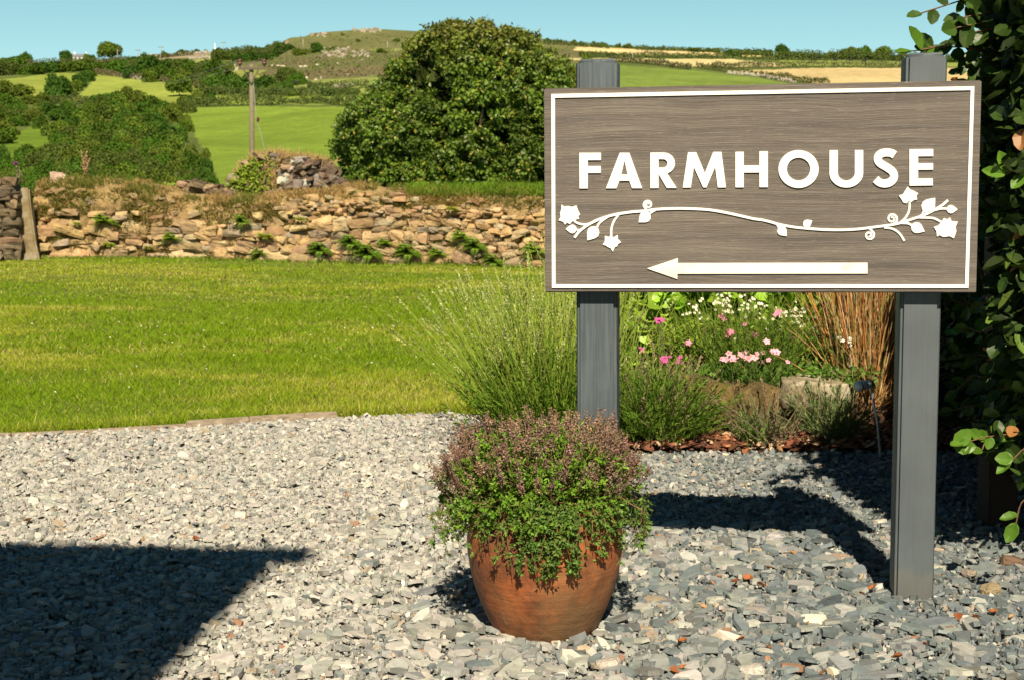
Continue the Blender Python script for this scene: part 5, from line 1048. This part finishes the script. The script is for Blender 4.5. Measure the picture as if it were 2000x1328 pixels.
# low green mounds with pink and white flowers
def flower_heads(name, C, r, petals, col, centre, parent):
    n = len(C); a = (np.arange(petals) / petals * 2 * math.pi)[None] + rng.uniform(0, 6, (n, 1)); up = nrm(np.stack([rng.normal(0, .3, n), -.75 + rng.normal(0, .2, n), np.full(n, .65)], -1)); e1 = nrm(np.cross(up, [0, 0, 1.])); e2 = np.cross(up, e1)
    d = (e1[:, None] * np.cos(a)[..., None] + e2[:, None] * np.sin(a)[..., None] + up[:, None] * .25).reshape(-1, 3); pos = np.repeat(C, petals, 0); leaves(name, pos, d, np.repeat(up, petals, 0), np.repeat(r, petals), np.repeat(r, petals) * .95, np.repeat(vary(col, n, .15, .05), petals, 0), M_petal, parent)
    if centre is not None: leaves('flower_centres', C + up * .004, rdir(n), up, r * .5, r * .5, vary(centre, n, .1), M_petal, parent)
def flower_clump(name, label, px, D, z, rad, H, n, leafcol, pts, col, centre, fr, group=None, petals=5, lean=.3):
    b = BP(px, D, z); o = empty(name, b, label, 'plant', group); P, r = stalks(b, n, rad, H, lean, .0012, .1, 5, .5); tubes('stems', P, r, vary(leafcol, n, .3), M_grass, o); needles(P, 12, .032, .004, leafcol, 'leaves', M_grass, o, .0, 1.0)
    C = np.array([at(a, c, D + rng.uniform(-.15, .05)) for a, c in pts]) - b; flower_heads('flowers', C, np.full(len(C), fr) * rng.uniform(.7, 1.15, len(C)), petals, col, centre, o)
    bs_ = np.stack([rng.normal(0, rad * .3, len(C)), rng.normal(0, rad * .3, len(C)), np.full(len(C), .02)], -1) + C * [.5, .5, 0]; tubes('flower_stems', np.stack([bs_, (bs_ + C) / 2 + [0, 0, .01], C], 1), .0011, vary((.16, .20, .06), len(C), .2), M_grass, o); return o
def near(c, n, sx, sy): return [(rng.normal(c[0], sx), rng.normal(c[1], sy)) for _ in range(n)]
wh = near((1360, 608), 16, 14, 12) + near((1425, 592), 34, 26, 12) + near((1470, 600), 22, 20, 14) + near((1545, 612), 34, 22, 9) + near((1540, 640), 22, 26, 14) + near((1585, 640), 10, 16, 14) + near((1490, 640), 10, 30, 18)
flower_clump('white_saxifrage', 'sprays of tiny white flowers over green grassy leaves in the bed', 1450, 6.15, .2, .26, .34, 420, (.19, .28, .04), wh, (.76, .74, .60), (.7, .6, .2), .009, 'flowers in the raised bed')
flower_clump('white_saxifrage', 'thin cluster of white flowers just left of the rusty rush', 1652, 5.95, .2, .05, .26, 50, (.15, .22, .04), near((1655, 665), 9, 8, 10) + near((1660, 705), 8, 6, 14), (.76, .75, .68), None, .012, 'flowers in the raised bed')
pk = [(1410, 701), (1418, 702), (1432, 698), (1441, 703), (1446, 693), (1452, 697), (1456, 690), (1463, 701), (1467, 695), (1474, 699), (1478, 691), (1491, 688), (1508, 687), (1513, 686), (1517, 688), (1487, 707), (1502, 703), (1538, 707), (1431, 703), (1458, 699), (1497, 668), (1424, 691)]
flower_clump('pink_saxifrage', 'row of pale pink cup flowers just above the mossy rock', 1465, 5.85, .2, .16, .08, 160, (.09, .16, .03), pk, (.80, .42, .50), (.55, .12, .22), .017, 'flowers in the raised bed')
flower_clump('pink_saxifrage', 'scattered mid pink flowers among the tall green leaves', 1475, 6.05, .2, .20, .26, 260, (.13, .22, .035), [(1411, 618), (1414, 624), (1407, 620), (1473, 653), (1477, 657), (1520, 612), (1524, 608), (1516, 616), (1549, 662), (1556, 665), (1508, 651), (1428, 650), (1424, 647), (1420, 655), (1455, 634), (1345, 670), (1338, 672), (1349, 674)], (.72, .25, .38), None, .016, 'flowers in the raised bed')
flower_clump('magenta_thrift', 'bright magenta flowers above the dense lavender bush', 1300, 5.75, .12, .08, .16, 60, (.12, .18, .04), near((1298, 702), 14, 7, 5) + near((1288, 627), 9, 7, 4) + near((1330, 702), 6, 4, 5) + near((1253, 684), 4, 3, 3), (.52, .10, .30), None, .011, 'flowers in the raised bed')
leaf_mass('ground_creeper', 'low dark green leafy creeper filling the bed behind the rocks', 'plant', .75, 1.5, 5.78, 6.1, .19, .27, 1500, .03, (.09, .17, .025), M_leaf, .7, stems=0)
leaf_mass('herb_cushion', 'fine leaved yellow green cushion plant in the middle of the bed', 'plant', .62, 1.45, 6.0, 6.4, .19, .46, 4200, .028, (.20, .29, .03), M_leaf, .4, stems=120)
# rusty rush
b = BP(1698, 5.95, .02); rush = empty('rusty_rush', b, 'tall orange brown rush clump beside the right sign post', 'plant')
P, r = stalks(b, 640, .11, .98, .125, .0019, .06, 6, .5, (.0, 0)); cc = vary((.40, .165, .05), 640, .45, .12); gk = rng.uniform(0, 1, 640) < .25; cc[gk] = vary((.20, .20, .05), 640, .3)[gk]; tk = rng.uniform(0, 1, 640) < .25; cc[tk] = vary((.52, .38, .20), 640, .2)[tk]; tubes('stems', P, r, cc, M_dry, rush)
P, r = stalks(b, 260, .12, .6, .36, .0018, .3, 6, .6); tubes('arching_stems', P, r, vary((.42, .24, .10), 260, .4), M_dry, rush)
# spotlight
m_st, nt, bs = mat_new('steel'); bs.inputs['Base Color'].default_value = (.62, .63, .63, 1); bs.inputs['Metallic'].default_value = .35; bs.inputs['Roughness'].default_value = .45
m_gl, nt, bs = mat_new('lens_glass'); bs.inputs['Base Color'].default_value = (.7, .72, .72, 1); bs.inputs['Roughness'].default_value = .2; bs.inputs['Metallic'].default_value = 0
h0 = at(1687, 752, 5.25); f0 = at(1722, 892, 5.25); sp = empty('garden_spotlight', (f0[0], f0[1], 0), 'small steel garden spotlight on a thin spike by the rush', 'spotlight'); FB = np.array([f0[0], f0[1], 0]); hl = h0 - FB; jt = at(1702, 762, 5.25) - FB
tubes('spike', np.array([[(0, 0, -.06), (jt * .5 + [.004, 0, 0]), jt]]), .0048, (.3, .3, .3), m_st, sp, 8, True)
ax = nrm(np.array([-1.0, -.75, -.05])); c0 = hl + ax * .012
def cyl(name, a, b_, ra, rb, mat, par): return tubes(name, np.array([[a, (np.array(a) + b_) / 2, b_]]), np.array([[ra, (ra + rb) / 2, rb]]), (.5, .5, .5), mat, par, 20, True)
hd = cyl('lamp_head', c0 - ax * .055, c0 + ax * .012, .0155, .0185, m_st, sp); cyl('front_ring', c0 + ax * .012, c0 + ax * .022, .0205, .0205, m_st, hd); cyl('lens', c0 + ax * .0222, c0 + ax * .0235, .016, .016, m_gl, hd)
cyl('rear_ring', c0 - ax * .03, c0 - ax * .024, .0185, .0185, m_st, hd); cyl('bracket', c0 - ax * .04, jt, .005, .005, m_st, sp)
o_ = BP(985, 5.6, .12)
hd2 = empty('garden_spotlight', o_ - [0, 0, .1], 'small steel garden spotlight half hidden in the large lavender', 'spotlight'); hp = at(985, 800, 5.55) - (o_ - [0, 0, .1]); tubes('spike', np.array([[(hp[0], hp[1], -.06), (hp[0], hp[1], hp[2])]]), .0045, (.3, .3, .3), m_st, hd2, 8, True); cyl('lamp_head', hp + [.03, 0, -.01], hp - [.03, .02, -.01], .012, .014, plain('blue_grey_metal', (.10, .13, .17), .5), hd2)

# ------------------------------------------------------------------ beech hedge at the right
hb = np.array([1.5, 4.5, 0]); hedge = empty('beech_hedge', hb, 'tall dark beech hedge with sunlit leaf edges along the right side', 'hedge')
def hface(y): return 1.31 + .225 * (y - 3.76) + .07 * np.clip((y - 3.9) * 2, 0, 1)
def htop(y): return np.interp(y, [3.3, 3.9, 4.25, 4.7, 8], [1.78, 1.75, 1.55, 1.2, 1.1])
n = 21000; y = 3.45 + 4.1 * rng.uniform(0, 1, n) ** 1.3; zt = htop(y) + .1 * (fbm(y, y * 0, 5, 2, 1) - .5); z = .22 + (zt - .22) * rng.uniform(0, 1, n)
dep = np.abs(rng.normal(0, .16, n)) - .05; bul = .12 * (fbm(y, z, 3.2, 3, 15) - .5) * 2; x = hface(y) + dep + bul + .10 * np.clip(.55 - z, 0, 1)
P = np.stack([x, y, z], -1); k = rng.uniform(0, 1, n) < .18; P[k, 1] = 3.45 + np.abs(rng.normal(0, .1, k.sum())); P[k, 0] = 1.2 + rng.uniform(0, 1.2, k.sum()); P[k, 2] = .3 + rng.uniform(0, 1.7, k.sum())
P = P[(P[:, 1] > 3.62) | (P[:, 2] > .62)]; n = len(P)
k = P[:, 0] / P[:, 1] * F + 1000 > 1878; k |= (P[:, 1] > 4.7); P = P[k]; n = len(P)
cc = vary((.026, .048, .009), n, .5, .1); u = rng.uniform(0, 1, n); cc[u < .10] = vary((.10, .16, .025), n, .3)[u < .10]; cc[u < .025] = (.30, .14, .05)  # near black leaf colour carries the shade of the hedge face
leaves('leaves', P - hb, nrm(rng.normal(0, .6, (n, 3)) + [-.5, -.3, -.35]), rng.normal(0, .5, (n, 3)) + [-.6, -.15, .6], rng.uniform(.04, .07, n), rng.uniform(.026, .044, n), cc, M_gloss, hedge, BEECH)
# inner twigs and leaves fill the hedge's depth, coloured dark as its shade
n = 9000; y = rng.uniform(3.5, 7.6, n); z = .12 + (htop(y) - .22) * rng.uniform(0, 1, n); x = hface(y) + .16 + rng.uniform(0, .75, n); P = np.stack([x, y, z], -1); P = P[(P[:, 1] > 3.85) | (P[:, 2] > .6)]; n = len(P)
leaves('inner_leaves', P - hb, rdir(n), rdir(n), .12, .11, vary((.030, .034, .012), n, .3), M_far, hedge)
n = 260; y = rng.uniform(3.75, 7.4, n); x = hface(y) + rng.uniform(.12, .7, n); zt = htop(y); A = np.stack([x, y, 0 * y - .03], -1) - hb; B_ = A + np.stack([rng.normal(-.05, .12, n), rng.normal(0, .15, n), zt * rng.uniform(.5, .9, n)], -1)
tubes('branches', np.stack([A, (A + B_) / 2 + rng.normal(0, .04, (n, 3)), B_], 1), np.array([[.012, .008, .003]]), vary((.09, .06, .04), n, .3), M_bark, hedge, 5)
# sprigs that reach out of the hedge, each a bent twig with alternate leaves
def sprig(pts, L, col, spread=1.0, every=.045, dn=0):
    Q = np.array([at(a, b, d + (.22 if b < 300 else .05)) for a, b, d in pts]); s = np.r_[0, np.cumsum(np.linalg.norm(np.diff(Q, axis=0), axis=1))]; t = np.arange(.02, s[-1], every); c = np.stack([np.interp(t, s, Q[:, k]) for k in range(3)], -1)
    tw = np.stack([np.interp(np.linspace(0, s[-1], 8), s, Q[:, k]) for k in range(3)], -1); tg = nrm(np.gradient(c, axis=0)) if len(c) > 1 else np.array([[1., 0, 0]]); m_ = len(c); sgn = np.where(np.arange(m_) % 2, 1, -1)[:, None]
    sd = nrm(np.cross(tg, [0, -1., .2])) * sgn; d = nrm(tg * .8 + sd * spread + rng.normal(0, .2, (m_, 3)) + [0, 0, dn]); c = np.vstack([c, Q[-1]]); d = np.vstack([d, tg[-1]]); return tw, c, d, np.full(m_ + 1, L), np.tile(col, (m_ + 1, 1))
SHADED_LEAF = (.035, .07, .010); LIT_LEAF = (.080, .165, .016); SP = [  # same beech leaf in a shaded and a sunlit colour
 ([(1985, 20, 3.5), (1925, 8, 3.45), (1890, -5, 3.4)], .075, SHADED_LEAF), ([(1990, 60, 3.5), (1930, 62, 3.45), (1895, 50, 3.4)], .080, SHADED_LEAF), ([(1990, 100, 3.55), (1935, 95, 3.5), (1885, 105, 3.45)], .085, SHADED_LEAF), ([(1995, 130, 3.5), (1945, 118, 3.5), (1900, 135, 3.5)], .080, SHADED_LEAF),
 ([(1985, 180, 3.5), (1945, 178, 3.5), (1918, 200, 3.5)], .070, SHADED_LEAF), ([(1990, 35, 3.5), (1945, 30, 3.5), (1920, 25, 3.45)], .085, SHADED_LEAF), ([(1940, 55, 3.4), (1865, 72, 3.4), (1845, 90, 3.4)], .078, SHADED_LEAF), ([(1985, 230, 3.5), (1950, 215, 3.5), (1925, 225, 3.5)], .070, SHADED_LEAF),
 ([(1960, 620, 3.9), (1900, 600, 3.9), (1858, 585, 3.9)], .065, SHADED_LEAF), ([(1960, 700, 3.9), (1900, 690, 4.0), (1850, 700, 4.0)], .06, SHADED_LEAF), ([(1950, 800, 4.0), (1900, 790, 4.1), (1862, 800, 4.1)], .06, SHADED_LEAF),
 ([(1960, 105, 3.5), (1880, 92, 3.42), (1812, 93, 3.38)], .070, SHADED_LEAF), ([(1835, 92, 3.4), (1800, 98, 3.36), (1784, 100, 3.34)], .085, LIT_LEAF),
 ([(1990, -25, 3.5), (1900, -6, 3.42), (1835, 15, 3.38), (1800, 26, 3.36)], .058, SHADED_LEAF), ([(1985, 40, 3.5), (1915, 45, 3.4), (1868, 55, 3.36)], .085, SHADED_LEAF), ([(1985, 10, 3.5), (1930, 25, 3.4), (1880, 35, 3.4)], .080, SHADED_LEAF),
 ([(1975, 120, 3.6), (1915, 108, 3.5), (1880, 132, 3.45)], .080, SHADED_LEAF), ([(1990, 75, 3.4), (1940, 75, 3.4), (1905, 80, 3.4)], .085, SHADED_LEAF), ([(1995, 160, 3.5), (1940, 150, 3.5), (1905, 170, 3.5)], .075, SHADED_LEAF), ([(1995, 130, 3.6), (1950, 140, 3.5), (1925, 160, 3.5)], .075, LIT_LEAF),
 ([(1990, 845, 3.62), (1925, 853, 3.55), (1880, 865, 3.5)], .055, LIT_LEAF), ([(1880, 866, 3.5), (1862, 872, 3.5)], .085, LIT_LEAF), ([(1960, 850, 3.6), (1925, 858, 3.56), (1918, 878, 3.54)], .058, LIT_LEAF),
 ([(2015, 350, 3.4), (1985, 330, 3.4), (1965, 340, 3.4)], .070, LIT_LEAF), ([(2015, 520, 3.5), (1985, 500, 3.5), (1970, 470, 3.5)], .072, SHADED_LEAF), ([(2010, 640, 3.5), (1960, 600, 3.6), (1915, 590, 3.7)], .07, SHADED_LEAF), ([(2015, 700, 3.5), (1975, 650, 3.6), (1960, 680, 3.6)], .065, LIT_LEAF),
 ([(2020, 860, 3.3), (1995, 880, 3.3), (1975, 900, 3.3)], .065, LIT_LEAF), ([(2015, 960, 3.3), (1992, 985, 3.3), (1985, 1020, 3.3)], .062, LIT_LEAF), ([(2010, 250, 3.5), (1960, 230, 3.5), (1930, 250, 3.5)], .065, SHADED_LEAF), ([(1980, 560, 3.9), (1900, 520, 3.9), (1890, 600, 3.9)], .06, SHADED_LEAF),
 ([(2010, 300, 3.5), (1960, 290, 3.6), (1935, 310, 3.6)], .06, LIT_LEAF), ([(1990, 430, 3.6), (1940, 400, 3.7), (1925, 440, 3.7)], .065, SHADED_LEAF), ([(1950, 750, 3.9), (1900, 730, 4.0), (1870, 760, 4.0)], .06, SHADED_LEAF), ([(1940, 660, 4.0), (1890, 640, 4.1), (1868, 655, 4.1)], .06, LIT_LEAF)]
tws = []; Cs = []; Ds = []; Ls = []; Ks = []
for pts, L, c in SP:
    tw, a, d, l, kc = sprig(pts, L, c); tws.append(tw); Cs.append(a); Ds.append(d); Ls.append(l * .82); Ks.append(kc)
Cs = np.concatenate(Cs); n = len(Cs); tubes('twigs', np.array(tws) - hb, .0018, (.16, .09, .05), M_bark, hedge, 4)
leaves('outer_leaves', Cs - hb, np.concatenate(Ds), np.tile([-.15, -.75, .55], (n, 1)) + rng.normal(0, .3, (n, 3)), np.concatenate(Ls) * rng.uniform(.75, 1.1, n), np.concatenate(Ls) * rng.uniform(.5, .68, n), np.clip(np.concatenate(Ks) * rng.uniform(.75, 1.25, (n, 1)), 0, 1), M_gloss, hedge, BEECH)
# timber post in the dark under the hedge
bm = bmesh.new(); box(bm, (0, 0, .42), (.09, .09, .9), .1, .006); o = bm_obj('fence_post', bm, plain('dark_timber', (.035, .02, .014), .85)); o.location = V([gnd(1945, 1085)[0] + .12, gnd(1935, 1085)[1] + .35, 0]); tag(o, 'dark brown timber post in the shade under the hedge', 'post')

# ------------------------------------------------------------------ loose things on the slate
for px, py, s, c, lb in ((1975, 1096, .06, (.20, .14, .085), 'rounded brown stone in the shade under the hedge'), (1937, 1152, .05, (.40, .32, .22), 'long pale cream stone right of the right sign post'), (1893, 1118, .035, (.36, .31, .24), 'small pale stone close to the right sign post'),
                         (1826, 1110, .045, (.45, .42, .37), 'white stone touching the right sign post'), (1512, 1046, .055, (.52, .53, .50), 'pale pointed slate at the edge of the sign shadow'), (1395, 1165, .04, (.58, .54, .46), 'white stone near the scattered orange leaves'),
                         (1185, 1290, .05, (.60, .56, .50), 'pale round pebble in front of the pot'), (1470, 1300, .045, (.68, .66, .60), 'white pebble at the bottom right of the drive'), (255, 957, .035, (.7, .66, .58), 'bright white pebble alone on the pale drive')):
    s *= .78; c = tuple(q * .8 for q in c); p = gnd(px, py, .02); o = rocks('stone', np.zeros((1, 3)), [(s * 1.25, s * .8, s * .62)], np.array([rng.uniform(-.6, .6)]), np.array([rng.uniform(-.3, .3)]), vary(c, 1, .05), rnd=.55); o.location = V([p[0], p[1], float(zl(p[0], p[1])) + s * .25 + .002]); tag(o, lb, 'stone')
DL = np.array([(0, 0, 0), (0, .5, -.12), (0, 1, .1), (.32, .25, .12), (.38, .6, .22), (-.34, .3, .16), (-.3, .65, .10)]); DF = [(0, 3, 4, 1), (1, 4, 2), (0, 1, 6, 5), (1, 2, 6)]
dlm = [rep(DL + rng.normal(0, .05, DL.shape), DF, np.eye(3)[None] * .045, np.zeros((1, 3)), np.array([c]), 'dead') for c in ((.38, .13, .045), (.28, .10, .04), (.46, .25, .12))]
for m_ in dlm: m_.materials.append(M_leaf)
for k, (px, py) in enumerate([(1503, 1105), (1495, 1140), (1385, 1130), (1450, 1122), (1430, 1128), (1578, 1213), (1695, 1150), (1688, 1158), (1380, 1183), (1455, 1240), (1870, 1210), (1862, 1222), (1918, 1205), (1600, 1310), (1545, 1075), (1400, 1122), (1330, 1310), (935, 1262), (1325, 1300), (1742, 1275), (1980, 1200), (1945, 1190), (375, 1045), (45, 1012), (1805, 1250), (1500, 1255), (1620, 1170), (1340, 1240)]):
    p = gnd(px, py, .02); o = link('dead_leaf', dlm[k % 3], None); o.location = V([p[0], p[1], float(zl(p[0], p[1])) + .014]); o.rotation_euler = (rng.uniform(-.5, .5), rng.uniform(-.5, .5), rng.uniform(0, 6.28)); s = rng.uniform(.35, .75); o.scale = (s, s, s)
    tag(o, 'curled orange brown dead leaf lying on the grey slate', 'leaf', 'dead leaves lying on the slate')
Pt = np.array([gnd(x, y, .03) for x, y in ((30, 1085), (75, 1082), (115, 1076), (150, 1074))]); Pt[:, 2] = .026 + zl(Pt[:, 0], Pt[:, 1]); tag(tubes('twig', Pt[None], .0022, (.38, .24, .13), M_dry, None, 5), 'thin brown twig lying on the drive at the shadow edge', 'twig')

# ------------------------------------------------------------------ the house behind the camera, whose shadow falls on the drive
hz = -.10; eh = 5.0; cor = np.array([-.60, -1.06]); hs = empty('stone_house', (cor[0], cor[1], 0), 'rendered stone house whose corner and eaves shade the drive', 'house', rz=hz)
bm = bmesh.new(); box(bm, (-4.5, -3.5, eh / 2 - .05), (9, 7, eh + .1)); bm_obj('wall', bm, plain('house_render', (.42, .38, .32), .9), hs)
bm = bmesh.new(); q_ = [(-9.2, .14, eh), (.20, .14, eh), (.20, -7.14, eh), (-9.2, -7.14, eh)]; up_ = [(-9.2, .14, eh + .13), (.20, .14, eh + .13), (.20, -7.14, eh + .13), (-9.2, -7.14, eh + .13), (-9.2, -3.5, eh + 2.0), (.2, -3.5, eh + 2.0)]
a = [bm.verts.new(v_) for v_ in q_]; b = [bm.verts.new(v_) for v_ in up_]
for f in ((a[0], a[1], a[2], a[3]), (a[0], a[1], b[1], b[0]), (a[2], a[3], b[3], b[2]), (a[1], a[2], b[2], b[5], b[1]), (a[3], a[0], b[0], b[4], b[3]), (b[0], b[1], b[5], b[4]), (b[2], b[3], b[4], b[5])): bm.faces.new(f)
bm_obj('roof', bm, plain('house_slates', (.12, .125, .13), .7), hs)
tubes('gutter', np.array([[(-9.2, .19, eh + .05), (-4, .19, eh + .05), (.28, .19, eh + .05)]]), .06, (.05, .05, .05), plain('gutter_black', (.03, .03, .03), .4), hs, 10, True)
for x in (-2.2, -6.2):
    bm = bmesh.new(); box(bm, (x, .02, 3.6), (1.1, .06, 1.1)); wd_ = bm_obj('window', bm, bpy.data.materials['dark_pane'], hs)
    bm = bmesh.new()
    for dx, dz, sx, sz in ((-.58, 0, .07, 1.24), (.58, 0, .07, 1.24), (0, .58, 1.09, .07), (0, -.58, 1.09, .07), (0, 0, .05, 1.09)): box(bm, (x + dx, .04, 3.6 + dz), (sx, .09, sz))
    bm_obj('frame', bm, bpy.data.materials['mast_white'], wd_)

def sky_blocker(name, x, y, w_, d_, h_, label):
    o = empty(name, (x, y, 0), label, 'light blocker'); bm = bmesh.new(); box(bm, (0, 0, h_ / 2), (w_, d_, h_)); bm_obj('wall', bm, bpy.data.materials['house_render'], o)
    bm = bmesh.new(); e = .25; q = [(-w_ / 2 - e, -d_ / 2 - e, h_ - .05), (w_ / 2 + e, -d_ / 2 - e, h_ - .05), (w_ / 2 + e, d_ / 2 + e, h_ - .05), (-w_ / 2 - e, d_ / 2 + e, h_ - .05), (0, -d_ / 2 - e, h_ + w_ * .25), (0, d_ / 2 + e, h_ + w_ * .25)]
    v_ = [bm.verts.new(a) for a in q]; [bm.faces.new([v_[k] for k in f]) for f in ((0, 1, 4), (2, 3, 5), (1, 2, 5, 4), (3, 0, 4, 5), (0, 3, 2, 1))]; bm_obj('roof', bm, bpy.data.materials['house_slates'], o)
    bm = bmesh.new(); box(bm, ((-w_ / 2 if x > 0 else w_ / 2), d_ * .15, 1.05), (.08, 1.1, 2.1)); bm_obj('door', bm, bpy.data.materials['dark_timber'], o)
sky_blocker('blocker_barn', 7.2, -2.2, 6.0, 9.0, 4.6, 'unseen barn added on the right side of the yard to block sky light')  # out of view, added to cut sky light and darken the yard's shadows

o = link('dead_leaf', dlm[1], None); o.location = V(onb(np.array([1868.]), np.array([160.]), -.008)[0]); o.rotation_euler = (.5, .3, 2.2); o.scale = (.6, .35, .5); tag(o, 'thin brown dead leaf caught on the top edge of the sign board', 'leaf')
